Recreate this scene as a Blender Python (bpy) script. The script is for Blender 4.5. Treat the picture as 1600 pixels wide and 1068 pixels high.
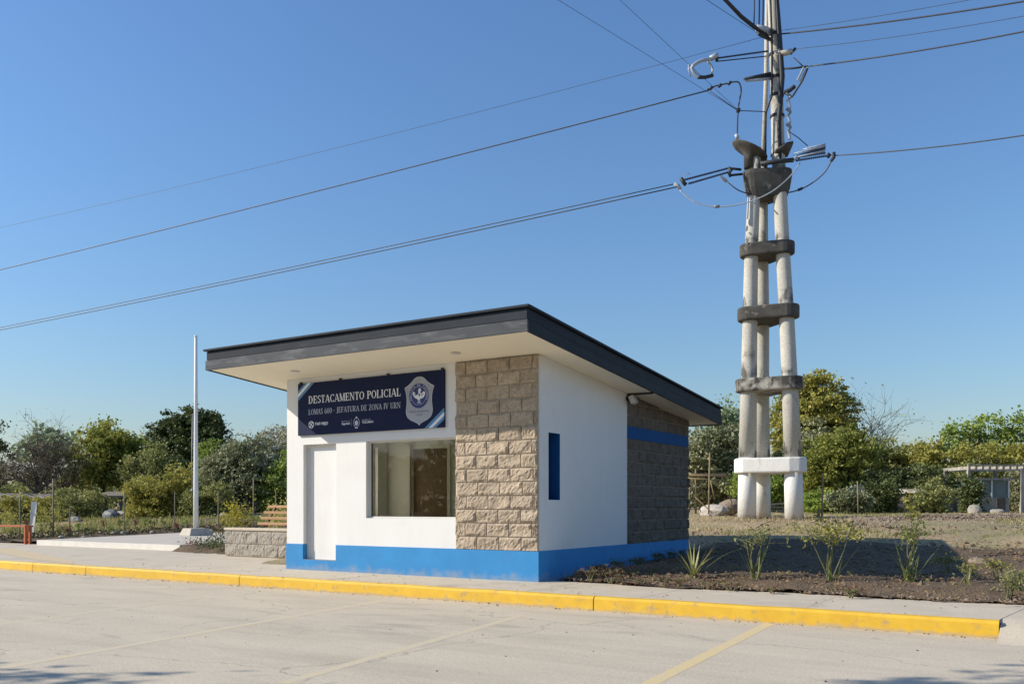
import bpy, bmesh, math, random
import numpy as np
from mathutils import Vector, Matrix

for o in list(bpy.data.objects):
    bpy.data.objects.remove(o)
S = bpy.context.scene
COL = S.collection

# ------------------------------------------------------------------ camera, sky, sun, exposure
YAW = math.radians(32.416)
CX, CY, CZ = 7.010, -11.792, 1.152
FPX, HY = 1406.2, 790.5
cam_d = bpy.data.cameras.new('camera')
cam_d.sensor_width = 36.0
cam_d.lens = FPX / 1600 * 36
cam_d.shift_y = (HY - 534) / 1600
cam_d.clip_start = 0.1
cam_d.clip_end = 3000
cam = bpy.data.objects.new('camera', cam_d)
cam.location = (CX, CY, CZ)
cam.rotation_euler = (math.pi / 2, 0, YAW)
COL.objects.link(cam)
S.camera = cam

SUN_TO = Vector((-1.49, -1.0, 1.07)).normalized()
SUN_EL = math.asin(SUN_TO.z)
SUN_ROT = math.atan2(SUN_TO.x, SUN_TO.y) % (2 * math.pi)
W = bpy.data.worlds.new('World')
S.world = W
W.use_nodes = True
wn = W.node_tree.nodes
wl = W.node_tree.links
wn.clear()
sky = wn.new('ShaderNodeTexSky')
sky.sky_type = 'NISHITA'
sky.sun_disc = False
sky.sun_elevation = SUN_EL
sky.sun_rotation = SUN_ROT
sky.air_density = 1.6
sky.dust_density = 0.5
sky.ozone_density = 10.0
sky.altitude = 0
bg = wn.new('ShaderNodeBackground')
bg.inputs[1].default_value = 0.1
wo = wn.new('ShaderNodeOutputWorld')
wb = wn.new('ShaderNodeMix')          # white balance of the whole dome
wb.data_type = 'RGBA'
wb.blend_type = 'MULTIPLY'
wb.inputs[0].default_value = 1.0
wb.inputs[7].default_value = (1.05, 0.98, 1.0, 1)
wl.new(sky.outputs[0], wb.inputs[6])
wl.new(wb.outputs[2], bg.inputs[0])
wl.new(bg.outputs[0], wo.inputs[0])

sun_d = bpy.data.lights.new('sun', 'SUN')
sun_d.energy = 3.9
sun_d.angle = math.radians(0.53)
sun_d.color = (1.0, 0.92, 0.79)
sun = bpy.data.objects.new('sun', sun_d)
sun.rotation_euler = SUN_TO.to_track_quat('Z', 'Y').to_euler()
sun.location = (-30, -20, 30)
COL.objects.link(sun)

S.view_settings.view_transform = 'Standard'
S.view_settings.look = 'None'
S.view_settings.exposure = 0.6
S.view_settings.gamma = 1.0
S.view_settings.use_curve_mapping = False
S.render.engine = 'CYCLES'
S.cycles.use_denoising = True
S.cycles.max_bounces = 8
S.cycles.transparent_max_bounces = 12

# ------------------------------------------------------------------ helpers
cY, sY = math.cos(YAW), math.sin(YAW)


def at(px, py, D):
    """world point seen at photo pixel (px, py) at depth D metres."""
    u = (px - 800) / FPX * D
    w = (HY - py) / FPX * D
    return Vector((CX + u * cY - D * sY, CY + u * sY + D * cY, CZ + w))


def sstep(a, b, x):
    t = min(max((x - a) / (b - a), 0), 1)
    return t * t * (3 - 2 * t)


def interp(x, xs, ys):
    return float(np.interp(x, xs, ys))


def ground_z(x, y):
    zr = interp(y, [-3, 0.0, 0.6, 3, 6, 9.5, 16, 45, 200], [-0.34, -0.34, 0.0, 0.06, 0.16, 0.46, 0.79, 0.87, 0.9])
    zl = interp(y, [-3, 2.0, 3.6, 9, 11, 15, 18, 22, 33, 200], [-0.34, -0.3, 0.0, 0.03, 0.12, 0.50, 0.74, 0.86, 0.92, 0.93])
    t = sstep(-13, -6.5, x)
    return zl * (1 - t) + zr * t


def on_ground(px, D):
    p = at(px, HY, D)
    p.z = ground_z(p.x, p.y)
    return p


class MB:
    """collects shapes, builds ONE mesh object"""

    def __init__(self):
        self.v, self.f, self.sm = [], [], []

    def add(self, vs, fs, smooth=False):
        b = len(self.v)
        self.v.extend([tuple(p) for p in vs])
        self.f.extend([tuple(b + i for i in f) for f in fs])
        self.sm.extend([smooth] * len(fs))
        return self

    def box(self, x0, x1, y0, y1, z0, z1, M=None):
        vs = [Vector(p) for p in ((x0, y0, z0), (x1, y0, z0), (x1, y1, z0), (x0, y1, z0), (x0, y0, z1), (x1, y0, z1), (x1, y1, z1), (x0, y1, z1))]
        if M is not None:
            vs = [M @ p for p in vs]
        return self.add(vs, [(3, 2, 1, 0), (4, 5, 6, 7), (0, 1, 5, 4), (1, 2, 6, 5), (2, 3, 7, 6), (3, 0, 4, 7)])

    def hexa(self, v8):
        return self.add(v8, [(3, 2, 1, 0), (4, 5, 6, 7), (0, 1, 5, 4), (1, 2, 6, 5), (2, 3, 7, 6), (3, 0, 4, 7)])

    def prism(self, poly, z0, z1):
        """poly: ccw xy list"""
        n = len(poly)
        vs = [(x, y, z0) for x, y in poly] + [(x, y, z1) for x, y in poly]
        fs = [tuple(range(n - 1, -1, -1)), tuple(range(n, 2 * n))] + [(i, (i + 1) % n, n + (i + 1) % n, n + i) for i in range(n)]
        return self.add(vs, fs)

    def tube(self, pts, r, n=6, caps=True, smooth=True):
        pts = [Vector(p) for p in pts]
        k = len(pts)
        rs = r if hasattr(r, '__len__') else [r] * k
        vs = []
        up = Vector((0.31, 0.17, 0.93))
        for i, p in enumerate(pts):
            d = (pts[min(i + 1, k - 1)] - pts[max(i - 1, 0)])
            if d.length < 1e-9:
                d = Vector((0, 0, 1))
            d.normalize()
            a = d.cross(up)
            if a.length < 0.05:
                a = d.cross(Vector((1, 0, 0)))
            a.normalize()
            b = d.cross(a)
            for j in range(n):
                t = 2 * math.pi * j / n
                vs.append(p + (a * math.cos(t) + b * math.sin(t)) * rs[i])
        fs = []
        for i in range(k - 1):
            for j in range(n):
                fs.append((i * n + j, i * n + (j + 1) % n, (i + 1) * n + (j + 1) % n, (i + 1) * n + j))
        self.add(vs, fs, smooth)
        if caps:
            b = len(self.v) - len(vs)
            self.f.append(tuple(b + j for j in range(n - 1, -1, -1)))
            self.f.append(tuple(b + (k - 1) * n + j for j in range(n)))
            self.sm += [False, False]
        return self

    def lathe(self, prof, c=(0, 0, 0), n=20, smooth=True):
        """prof: list of (r, z)"""
        c = Vector(c)
        vs = []
        for r, z in prof:
            for j in range(n):
                t = 2 * math.pi * j / n
                vs.append(c + Vector((r * math.cos(t), r * math.sin(t), z)))
        fs = []
        for i in range(len(prof) - 1):
            for j in range(n):
                fs.append((i * n + j, i * n + (j + 1) % n, (i + 1) * n + (j + 1) % n, (i + 1) * n + j))
        self.add(vs, fs, smooth)
        b = len(self.v) - len(vs)
        self.f.append(tuple(b + j for j in range(n - 1, -1, -1)))
        self.f.append(tuple(b + (len(prof) - 1) * n + j for j in range(n)))
        self.sm += [False, False]
        return self

    def build(self, name, mat, parent=None, bevel=0.0):
        me = bpy.data.meshes.new(name)
        me.from_pydata(self.v, [], self.f)
        me.polygons.foreach_set('use_smooth', self.sm)
        me.update()
        return link(name, me, mat, parent, bevel)


def link(name, me, mat, parent=None, bevel=0.0):
    o = bpy.data.objects.new(name, me)
    if mat is not None:
        me.materials.append(mat)
    COL.objects.link(o)
    if parent is not None:
        o.parent = parent
        o.matrix_parent_inverse = parent.matrix_basis.inverted() if False else Matrix.Translation(-Vector(parent['org']) if 'org' in parent else Vector())
    if bevel:
        m = o.modifiers.new('bevel', 'BEVEL')
        m.width = bevel
        m.segments = 2
        m.limit_method = 'ANGLE'
        m.angle_limit = math.radians(40)
    return o


def tag(o, label=None, cat=None, group=None, kind=None):
    if label:
        o['label'] = label
    if cat:
        o['category'] = cat
    if group:
        o['group'] = group
    if kind:
        o['kind'] = kind
    return o


def thing(name, label, cat, loc=(0, 0, 0), group=None):
    """an Empty at the thing's base; parts are modelled in world space"""
    o = bpy.data.objects.new(name, None)
    o.empty_display_size = 0.2
    o.location = loc
    o['org'] = tuple(loc)
    COL.objects.link(o)
    return tag(o, label, cat, group)


def np_mesh(name, V, F, mat, parent=None, smooth=False):
    """V (n,3), F (m,k) arrays"""
    me = bpy.data.meshes.new(name)
    n, m, k = len(V), len(F), F.shape[1]
    me.vertices.add(n)
    me.vertices.foreach_set('co', np.ascontiguousarray(V, dtype=np.float32).ravel())
    me.loops.add(m * k)
    me.loops.foreach_set('vertex_index', np.ascontiguousarray(F, dtype=np.int32).ravel())
    me.polygons.add(m)
    me.polygons.foreach_set('loop_start', np.arange(0, m * k, k, dtype=np.int32))
    try:
        me.polygons.foreach_set('loop_total', np.full(m, k, dtype=np.int32))
    except Exception:
        pass
    me.polygons.foreach_set('use_smooth', np.full(m, smooth, dtype=bool))
    me.update(calc_edges=True)
    return link(name, me, mat, parent)


# ------------------------------------------------------------------ materials
def nd(nt, kind, **kw):
    n = nt.nodes.new(kind)
    for k, v in kw.items():
        setattr(n, k, v)
    return n


def ramp(nt, stops):
    r = nt.nodes.new('ShaderNodeValToRGB')
    e = r.color_ramp.elements
    while len(e) < len(stops):
        e.new(0.5)
    for i, (p, c) in enumerate(stops):
        e[i].position = p
        e[i].color = (*c, 1) if len(c) == 3 else c
    return r


def g3(v):
    return (v, v, v)


def mat(name, c1, c2=None, scale=3.0, rough=0.8, bump=0.0, bscale=40.0, detail=6, metal=0.0, spec=0.35, stain=None, stain_scale=1.0, stain_lo=0.5, stain_hi=0.7, per_obj=0.0, stretch=(1, 1, 1), speck=None, speck_scale=300, streak=None):
    m = bpy.data.materials.new(name)
    m.use_nodes = True
    nt = m.node_tree
    L = nt.links
    b = nt.nodes['Principled BSDF']
    b.inputs['Roughness'].default_value = rough
    b.inputs['Metallic'].default_value = metal
    b.inputs['Specular IOR Level'].default_value = spec
    geo = nd(nt, 'ShaderNodeNewGeometry')
    mp = nd(nt, 'ShaderNodeMapping')
    mp.inputs['Scale'].default_value = stretch
    L.new(geo.outputs['Position'], mp.inputs['Vector'])
    if c2 is None:
        c2 = tuple(x * 0.86 for x in c1)
    n1 = nd(nt, 'ShaderNodeTexNoise')
    n1.inputs['Scale'].default_value = scale
    n1.inputs['Detail'].default_value = detail
    n1.inputs['Roughness'].default_value = 0.62
    L.new(mp.outputs[0], n1.inputs['Vector'])
    r = ramp(nt, [(0.32, c1), (0.68, c2)])
    L.new(n1.outputs[0], r.inputs[0])
    col = r.outputs[0]

    def mix(fac, a, bb, fval=None, blend='MIX'):
        x = nd(nt, 'ShaderNodeMix', data_type='RGBA', blend_type=blend)
        if fac is not None:
            L.new(fac, x.inputs[0])
        else:
            x.inputs[0].default_value = fval
        if isinstance(a, tuple):
            x.inputs[6].default_value = (*a, 1)
        else:
            L.new(a, x.inputs[6])
        if isinstance(bb, tuple):
            x.inputs[7].default_value = (*bb, 1)
        else:
            L.new(bb, x.inputs[7])
        return x.outputs[2]

    if stain is not None:
        n2 = nd(nt, 'ShaderNodeTexNoise')
        n2.inputs['Scale'].default_value = stain_scale
        n2.inputs['Detail'].default_value = 8
        n2.inputs['Roughness'].default_value = 0.65
        n2.inputs['Distortion'].default_value = 0.4
        mp2 = nd(nt, 'ShaderNodeMapping')
        mp2.inputs['Location'].default_value = (13.1, 7.7, 3.3)
        mp2.inputs['Scale'].default_value = stretch
        L.new(geo.outputs['Position'], mp2.inputs['Vector'])
        L.new(mp2.outputs[0], n2.inputs['Vector'])
        r2 = ramp(nt, [(stain_lo, g3(0)), (stain_hi, g3(1))])
        L.new(n2.outputs[0], r2.inputs[0])
        col = mix(r2.outputs[0], col, stain)
    if speck is not None:
        n3 = nd(nt, 'ShaderNodeTexNoise')
        n3.inputs['Scale'].default_value = speck_scale
        n3.inputs['Detail'].default_value = 2
        L.new(geo.outputs['Position'], n3.inputs['Vector'])
        r3 = ramp(nt, [(0.35, g3(1 - speck)), (0.65, g3(1 + 0 * speck))])
        L.new(n3.outputs[0], r3.inputs[0])
        col = mix(None, col, r3.outputs[0], 1.0, 'MULTIPLY')
    if streak is not None:
        dn = nd(nt, 'ShaderNodeTexNoise')
        dn.inputs['Scale'].default_value = 1.3
        dn.inputs['Detail'].default_value = 6
        L.new(geo.outputs['Position'], dn.inputs['Vector'])
        dv = nd(nt, 'ShaderNodeVectorMath', operation='MULTIPLY_ADD')
        L.new(dn.outputs['Color'], dv.inputs[0])
        dv.inputs[1].default_value = (1.3, 1.3, 0)
        L.new(geo.outputs['Position'], dv.inputs[2])
        vo = nd(nt, 'ShaderNodeTexVoronoi', feature='DISTANCE_TO_EDGE')
        vo.inputs['Scale'].default_value = 0.21
        L.new(dv.outputs[0], vo.inputs['Vector'])
        rc = ramp(nt, [(0.0, g3(0.62)), (0.0035, g3(1))])
        L.new(vo.outputs['Distance'], rc.inputs[0])
        col = mix(None, col, rc.outputs[0], 0.8, 'MULTIPLY')
        vs = nd(nt, 'ShaderNodeTexVoronoi')
        vs.inputs['Scale'].default_value = 1.1
        L.new(dv.outputs[0], vs.inputs['Vector'])
        rs_ = ramp(nt, [(0.03, g3(0.72)), (0.11, g3(1))])
        L.new(vs.outputs['Distance'], rs_.inputs[0])
        col = mix(None, col, rs_.outputs[0], 0.7, 'MULTIPLY')
        mp4 = nd(nt, 'ShaderNodeMapping')
        mp4.inputs['Scale'].default_value = (0.22, 1.7, 1)
        mp4.inputs['Rotation'].default_value = (0, 0, 0.35)
        L.new(geo.outputs['Position'], mp4.inputs['Vector'])
        n4 = nd(nt, 'ShaderNodeTexNoise')
        n4.inputs['Scale'].default_value = 1.1
        n4.inputs['Detail'].default_value = 9
        n4.inputs['Roughness'].default_value = 0.7
        L.new(mp4.outputs[0], n4.inputs['Vector'])
        r5 = ramp(nt, [(0.50, g3(1)), (0.72, g3(1 - streak))])
        L.new(n4.outputs[0], r5.inputs[0])
        col = mix(None, col, r5.outputs[0], 1.0, 'MULTIPLY')
    if per_obj:
        oi = nd(nt, 'ShaderNodeObjectInfo')
        r4 = ramp(nt, [(0.0, g3(1 - per_obj)), (1.0, g3(1.0))])
        L.new(oi.outputs['Random'], r4.inputs[0])
        col = mix(None, col, r4.outputs[0], 1.0, 'MULTIPLY')
    L.new(col, b.inputs['Base Color'])
    if bump:
        nb = nd(nt, 'ShaderNodeTexNoise')
        nb.inputs['Scale'].default_value = bscale
        nb.inputs['Detail'].default_value = 5
        L.new(mp.outputs[0], nb.inputs['Vector'])
        bp = nd(nt, 'ShaderNodeBump')
        bp.inputs['Strength'].default_value = 1.0
        bp.inputs['Distance'].default_value = bump
        L.new(nb.outputs[0], bp.inputs['Height'])
        L.new(bp.outputs[0], b.inputs['Normal'])
    return m


def leaf_mat(name, c1, c2, c3=None, trans=0.35, rough=0.6):
    m = bpy.data.materials.new(name)
    m.use_nodes = True
    nt = m.node_tree
    L = nt.links
    nt.nodes.clear()
    out = nd(nt, 'ShaderNodeOutputMaterial')
    geo = nd(nt, 'ShaderNodeNewGeometry')
    n1 = nd(nt, 'ShaderNodeTexNoise')
    n1.inputs['Scale'].default_value = 0.55
    n1.inputs['Detail'].default_value = 3
    L.new(geo.outputs['Position'], n1.inputs['Vector'])
    ad = nd(nt, 'ShaderNodeMath', operation='MULTIPLY_ADD')
    L.new(geo.outputs['Random Per Island'], ad.inputs[0])
    ad.inputs[1].default_value = 0.55
    sb = nd(nt, 'ShaderNodeMath', operation='MULTIPLY_ADD')
    L.new(n1.outputs[0], sb.inputs[0])
    sb.inputs[1].default_value = 1.3
    sb.inputs[2].default_value = -0.42
    L.new(sb.outputs[0], ad.inputs[2])
    r = ramp(nt, [(0.0, c1), (0.5, c2), (1.0, c3 or c2)])
    L.new(ad.outputs[0], r.inputs[0])
    pb = nd(nt, 'ShaderNodeBsdfPrincipled')
    pb.inputs['Roughness'].default_value = rough
    pb.inputs['Specular IOR Level'].default_value = 0.3
    tr = nd(nt, 'ShaderNodeBsdfTranslucent')
    L.new(r.outputs[0], pb.inputs['Base Color'])
    L.new(r.outputs[0], tr.inputs['Color'])
    mx = nd(nt, 'ShaderNodeMixShader')
    mx.inputs[0].default_value = trans
    L.new(pb.outputs[0], mx.inputs[1])
    L.new(tr.outputs[0], mx.inputs[2])
    L.new(mx.outputs[0], out.inputs[0])
    return m


M = {}
M['ground'] = mat('dirt', (0.47, 0.355, 0.20), (0.34, 0.255, 0.145), scale=0.7, rough=0.95, bump=0.03, bscale=9, stain=(0.25, 0.235, 0.11), stain_scale=0.45, stain_lo=0.5, stain_hi=0.68, speck=0.45, speck_scale=14)
M['soil'] = mat('dark_soil', (0.215, 0.15, 0.09), (0.12, 0.082, 0.05), scale=5, rough=0.95, bump=0.03, bscale=28, speck=0.5, speck_scale=60)
M['clod'] = mat('soil_clod', (0.215, 0.15, 0.09), (0.125, 0.086, 0.052), scale=30, rough=0.95)
M['road'] = mat('road_concrete', (0.63, 0.545, 0.415), (0.555, 0.48, 0.365), scale=0.9, rough=0.85, bump=0.003, bscale=160, stain=(0.33, 0.285, 0.235), stain_scale=0.8, stain_lo=0.57, stain_hi=0.78, stretch=(0.6, 1.4, 1), speck=0.22, speck_scale=55, streak=0.16)
M['pave'] = mat('pavement_concrete', (0.62, 0.535, 0.41), (0.545, 0.47, 0.355), scale=1.6, rough=0.88, bump=0.003, bscale=130, stain=(0.37, 0.32, 0.26), stain_scale=1.3, stain_lo=0.55, stain_hi=0.8, speck=0.2, speck_scale=60)
M['platform'] = mat('platform_concrete', (0.56, 0.505, 0.42), (0.49, 0.44, 0.365), scale=1.2, rough=0.88, bump=0.002, bscale=100, speck=0.12, speck_scale=40)
M['curb_white'] = mat('whitewash_edge', (0.70, 0.67, 0.60), (0.62, 0.585, 0.52), scale=3, rough=0.85)
M['yellow'] = mat('yellow_kerb_paint', (0.73, 0.455, 0.034), (0.63, 0.375, 0.03), scale=5, rough=0.62, bump=0.002, bscale=60, stain=(0.40, 0.29, 0.15), stain_scale=7.0, stain_lo=0.58, stain_hi=0.70, per_obj=0.08)
M['kerb_raw'] = mat('kerb_concrete', (0.40, 0.35, 0.28), (0.30, 0.26, 0.21), scale=6, rough=0.9)
M['white'] = mat('white_plaster', (0.69, 0.688, 0.67), (0.665, 0.66, 0.64), scale=1.6, rough=0.75, bump=0.0015, bscale=90, stain=(0.62, 0.61, 0.585), stain_scale=0.9, stain_lo=0.55, stain_hi=0.85)
M['soffit'] = mat('soffit_board', (0.88, 0.82, 0.67), (0.84, 0.78, 0.63), scale=1.1, rough=0.7)
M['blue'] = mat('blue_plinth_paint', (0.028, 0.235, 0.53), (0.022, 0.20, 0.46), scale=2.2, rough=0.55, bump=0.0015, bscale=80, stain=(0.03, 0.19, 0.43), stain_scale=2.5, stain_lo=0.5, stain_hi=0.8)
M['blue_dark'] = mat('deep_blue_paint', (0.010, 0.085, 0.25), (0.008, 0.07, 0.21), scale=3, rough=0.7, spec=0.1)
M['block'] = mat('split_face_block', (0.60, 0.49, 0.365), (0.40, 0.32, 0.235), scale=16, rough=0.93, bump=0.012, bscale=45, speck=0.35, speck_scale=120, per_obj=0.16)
M['block_dark'] = mat('dark_split_block', (0.22, 0.185, 0.145), (0.14, 0.115, 0.09), scale=12, rough=0.93, bump=0.012, bscale=45, speck=0.35, speck_scale=110, per_obj=0.18)  # split stone with the side wall's shade put into its colour
M['block_grey'] = mat('grey_split_block', (0.46, 0.415, 0.345), (0.35, 0.31, 0.255), scale=12, rough=0.93, bump=0.012, bscale=45, speck=0.3, speck_scale=110, per_obj=0.14)
M['mortar'] = mat('pale_mortar', (0.58, 0.50, 0.39), (0.48, 0.41, 0.32), scale=12, rough=0.95, bump=0.004, bscale=80)
M['fascia'] = mat('charcoal_sheet_metal', (0.018, 0.023, 0.031), (0.027, 0.033, 0.043), scale=2.2, rough=0.6, spec=0.12, stain=(0.05, 0.056, 0.062), stain_scale=2.4, stain_lo=0.60, stain_hi=0.82, stretch=(1, 1, 3))
M['mortar_dark'] = mat('dull_mortar', (0.30, 0.26, 0.21), (0.24, 0.21, 0.17), scale=12, rough=0.95)  # mortar darkened to carry the side wall's shade in its colour
M['fascia_worn'] = mat('weathered_sheet_metal', (0.028, 0.034, 0.043), (0.045, 0.051, 0.06), scale=1.8, rough=0.5, spec=0.25, stain=(0.14, 0.145, 0.148), stain_scale=1.7, stain_lo=0.50, stain_hi=0.78, stretch=(1, 1, 4))
M['roof'] = mat('roof_sheet', (0.20, 0.21, 0.22), (0.15, 0.16, 0.17), scale=2, rough=0.5, metal=0.4)
M['alu'] = mat('pale_frame', (0.62, 0.61, 0.57), (0.56, 0.55, 0.51), scale=4, rough=0.45)
M['room'] = mat('room_plaster', (0.68, 0.67, 0.585), (0.64, 0.63, 0.55), scale=1, rough=0.85)
M['brown_door'] = mat('brown_wood_door', (0.16, 0.085, 0.028), (0.11, 0.058, 0.02), scale=5, rough=0.5, stretch=(6, 6, 0.6))
M['navy'] = mat('navy_banner', (0.010, 0.016, 0.055), (0.008, 0.013, 0.044), scale=1.5, rough=0.65, spec=0.15)
M['print_white'] = mat('white_print', (0.72, 0.73, 0.76), (0.66, 0.67, 0.71), scale=6, rough=0.55)
M['print_grey'] = mat('pale_grey_print', (0.42, 0.44, 0.50), (0.38, 0.40, 0.46), scale=6, rough=0.55)
M['sky_blue'] = mat('light_blue_print', (0.10, 0.24, 0.43), (0.085, 0.21, 0.39), scale=4, rough=0.5)
M['silver'] = mat('silver_print', (0.36, 0.37, 0.40), (0.26, 0.27, 0.31), scale=2.5, rough=0.5)
M['badge_blue'] = mat('badge_blue_print', (0.025, 0.035, 0.16), (0.02, 0.03, 0.13), scale=4, rough=0.5)
M['black'] = mat('black_metal', (0.018, 0.018, 0.02), (0.028, 0.028, 0.03), scale=6, rough=0.5)
M['white_metal'] = mat('white_painted_metal', (0.74, 0.74, 0.72), (0.68, 0.68, 0.66), scale=3, rough=0.4, stain=(0.55, 0.53, 0.48), stain_scale=2, stain_lo=0.6, stain_hi=0.85)
M['grey_metal'] = mat('galvanised_metal', (0.34, 0.35, 0.36), (0.24, 0.25, 0.26), scale=7, rough=0.45, metal=0.5)
M['glassy'] = mat('porcelain_insulator', (0.42, 0.47, 0.54), (0.30, 0.34, 0.40), scale=6, rough=0.25, spec=0.6)
M['dark_iron'] = mat('dark_iron', (0.022, 0.026, 0.035), (0.04, 0.044, 0.05), scale=8, rough=0.6)
M['wire'] = mat('wire_metal', (0.05, 0.055, 0.065), (0.07, 0.075, 0.085), scale=2, rough=0.5)
M['rod'] = mat('blue_grey_rod', (0.02, 0.04, 0.09), (0.03, 0.05, 0.10), scale=4, rough=0.4)
M['pylon'] = mat('weathered_concrete', (0.56, 0.535, 0.465), (0.46, 0.435, 0.375), scale=1.6, rough=0.9, bump=0.006, bscale=30, stain=(0.085, 0.078, 0.066), stain_scale=0.95, stain_lo=0.60, stain_hi=0.72, stretch=(1, 1, 0.55), speck=0.2, speck_scale=20)
_m = M['pylon']
_nt = _m.node_tree
_b = _nt.nodes['Principled BSDF']
_src = _b.inputs['Base Color'].links[0].from_socket
_geo = nd(_nt, 'ShaderNodeNewGeometry')
_sx = nd(_nt, 'ShaderNodeSeparateXYZ')
_nt.links.new(_geo.outputs['Position'], _sx.inputs[0])
_mr = nd(_nt, 'ShaderNodeMapRange')
_mr.inputs[1].default_value = 2.0
_mr.inputs[2].default_value = 14.0
_nt.links.new(_sx.outputs[2], _mr.inputs[0])
_st = []
for _z in (2.66, 5.14, 7.40, 9.40, 11.7):
    _st += [((_z - 0.35 - 2) / 12, g3(0.10)), ((_z - 0.02 - 2) / 12, g3(0.34)), ((_z + 0.1 - 2) / 12, g3(0.38)), ((_z + 0.95 - 2) / 12, g3(0.04))]
_rp = ramp(_nt, _st)
_nt.links.new(_mr.outputs[0], _rp.inputs[0])
_nz = nd(_nt, 'ShaderNodeTexNoise')
_nz.inputs['Scale'].default_value = 2.6
_nz.inputs['Roughness'].default_value = 0.7
_nz.inputs['Detail'].default_value = 7
_mp = nd(_nt, 'ShaderNodeMapping')
_mp.inputs['Scale'].default_value = (1.3, 1.3, 0.45)
_nt.links.new(_geo.outputs['Position'], _mp.inputs['Vector'])
_nt.links.new(_mp.outputs[0], _nz.inputs['Vector'])
_ad = nd(_nt, 'ShaderNodeMath', operation='ADD')
_nt.links.new(_nz.outputs[0], _ad.inputs[0])
_nt.links.new(_rp.outputs[0], _ad.inputs[1])
_r2 = ramp(_nt, [(0.80, g3(0)), (0.93, g3(0.85))])
_nt.links.new(_ad.outputs[0], _r2.inputs[0])
_mx = nd(_nt, 'ShaderNodeMix', data_type='RGBA')
_nt.links.new(_r2.outputs[0], _mx.inputs[0])
_nt.links.new(_src, _mx.inputs[6])
_mx.inputs[7].default_value = (0.05, 0.047, 0.04, 1)
_nt.links.new(_mx.outputs[2], _b.inputs['Base Color'])
def dusty(key, z0, gain, lo, hi, amount, colour, nscale, stretch=(1, 1, 1)):
    """dirt splashed up from the ground on a painted surface"""
    t = M[key].node_tree
    b = t.nodes['Principled BSDF']
    src = b.inputs['Base Color'].links[0].from_socket
    geo = nd(t, 'ShaderNodeNewGeometry')
    sx = nd(t, 'ShaderNodeSeparateXYZ')
    t.links.new(geo.outputs['Position'], sx.inputs[0])
    mp = nd(t, 'ShaderNodeMapping')
    mp.inputs['Scale'].default_value = stretch
    t.links.new(geo.outputs['Position'], mp.inputs['Vector'])
    nz = nd(t, 'ShaderNodeTexNoise')
    nz.inputs['Scale'].default_value = nscale
    nz.inputs['Detail'].default_value = 8
    t.links.new(mp.outputs[0], nz.inputs['Vector'])
    su = nd(t, 'ShaderNodeMath', operation='SUBTRACT')
    t.links.new(sx.outputs[2], su.inputs[0])
    su.inputs[1].default_value = z0
    ma = nd(t, 'ShaderNodeMath', operation='MULTIPLY_ADD')
    ma.inputs[1].default_value = -gain
    t.links.new(su.outputs[0], ma.inputs[0])
    t.links.new(nz.outputs[0], ma.inputs[2])
    r2 = ramp(t, [(lo, g3(0)), (hi, g3(amount))])
    t.links.new(ma.outputs[0], r2.inputs[0])
    mx = nd(t, 'ShaderNodeMix', data_type='RGBA')
    t.links.new(r2.outputs[0], mx.inputs[0])
    t.links.new(src, mx.inputs[6])
    mx.inputs[7].default_value = (*colour, 1)
    t.links.new(mx.outputs[2], b.inputs['Base Color'])


M['blue'].node_tree.nodes['Principled BSDF'].inputs['Roughness'].default_value = 0.65
dusty('blue', 0.0, 2.6, 0.18, 0.62, 0.6, (0.30, 0.30, 0.29), 6.0)
dusty('yellow', -0.178, 9.0, 0.12, 0.48, 0.75, (0.36, 0.30, 0.22), 9.0)
dusty('white', 0.0, 0.02, 0.52, 0.80, 0.24, (0.52, 0.50, 0.46), 3.0, (5, 5, 0.35))
M['collar'] = mat('blackened_concrete', (0.105, 0.10, 0.088), (0.05, 0.047, 0.042), scale=2.2, rough=0.92, bump=0.008, bscale=25, stain=(0.30, 0.28, 0.24), stain_scale=3.0, stain_lo=0.60, stain_hi=0.75)
M['collar_pale'] = mat('streaked_concrete', (0.44, 0.42, 0.365), (0.32, 0.30, 0.26), scale=2.2, rough=0.92, bump=0.008, bscale=25, stain=(0.055, 0.052, 0.046), stain_scale=2.2, stain_lo=0.40, stain_hi=0.56, stretch=(1.2, 1.2, 0.8))
M['whitewash'] = mat('whitewashed_concrete', (0.74, 0.725, 0.68), (0.64, 0.625, 0.58), scale=2.4, rough=0.85, bump=0.008, bscale=18, stain=(0.42, 0.38, 0.31), stain_scale=2.5, stain_lo=0.57, stain_hi=0.80, stretch=(1, 1, 0.6))
dusty('whitewash', 0.78, 2.0, 0.20, 0.60, 0.7, (0.34, 0.28, 0.20), 4.0)
M['bench_wood'] = mat('varnished_slat', (0.50, 0.30, 0.15), (0.40, 0.22, 0.10), scale=6, rough=0.55, stretch=(0.6, 6, 6), per_obj=0.15)
M['red_wood'] = mat('reddish_timber', (0.20, 0.065, 0.03), (0.15, 0.05, 0.025), scale=8, rough=0.6)
M['orange_paint'] = mat('orange_red_paint', (0.42, 0.10, 0.028), (0.34, 0.08, 0.025), scale=8, rough=0.55)
M['cane'] = mat('dry_cane', (0.36, 0.28, 0.16), (0.24, 0.18, 0.10), scale=12, rough=0.85, per_obj=0.3)
M['grey_wood'] = mat('weathered_timber', (0.28, 0.24, 0.19), (0.17, 0.145, 0.115), scale=10, rough=0.9, per_obj=0.25)
M['rock'] = mat('pale_rock', (0.50, 0.46, 0.40), (0.34, 0.30, 0.25), scale=6, rough=0.9, bump=0.02, bscale=15, per_obj=0.25)
M['tin'] = mat('rusted_tin', (0.40, 0.37, 0.32), (0.30, 0.26, 0.21), scale=4, rough=0.6, stain=(0.16, 0.10, 0.06), stain_scale=3, stain_lo=0.55, stain_hi=0.75)
M['shade_wall'] = mat('dull_brick_wall', (0.16, 0.13, 0.11), (0.11, 0.09, 0.075), scale=6, rough=0.9)
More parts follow.
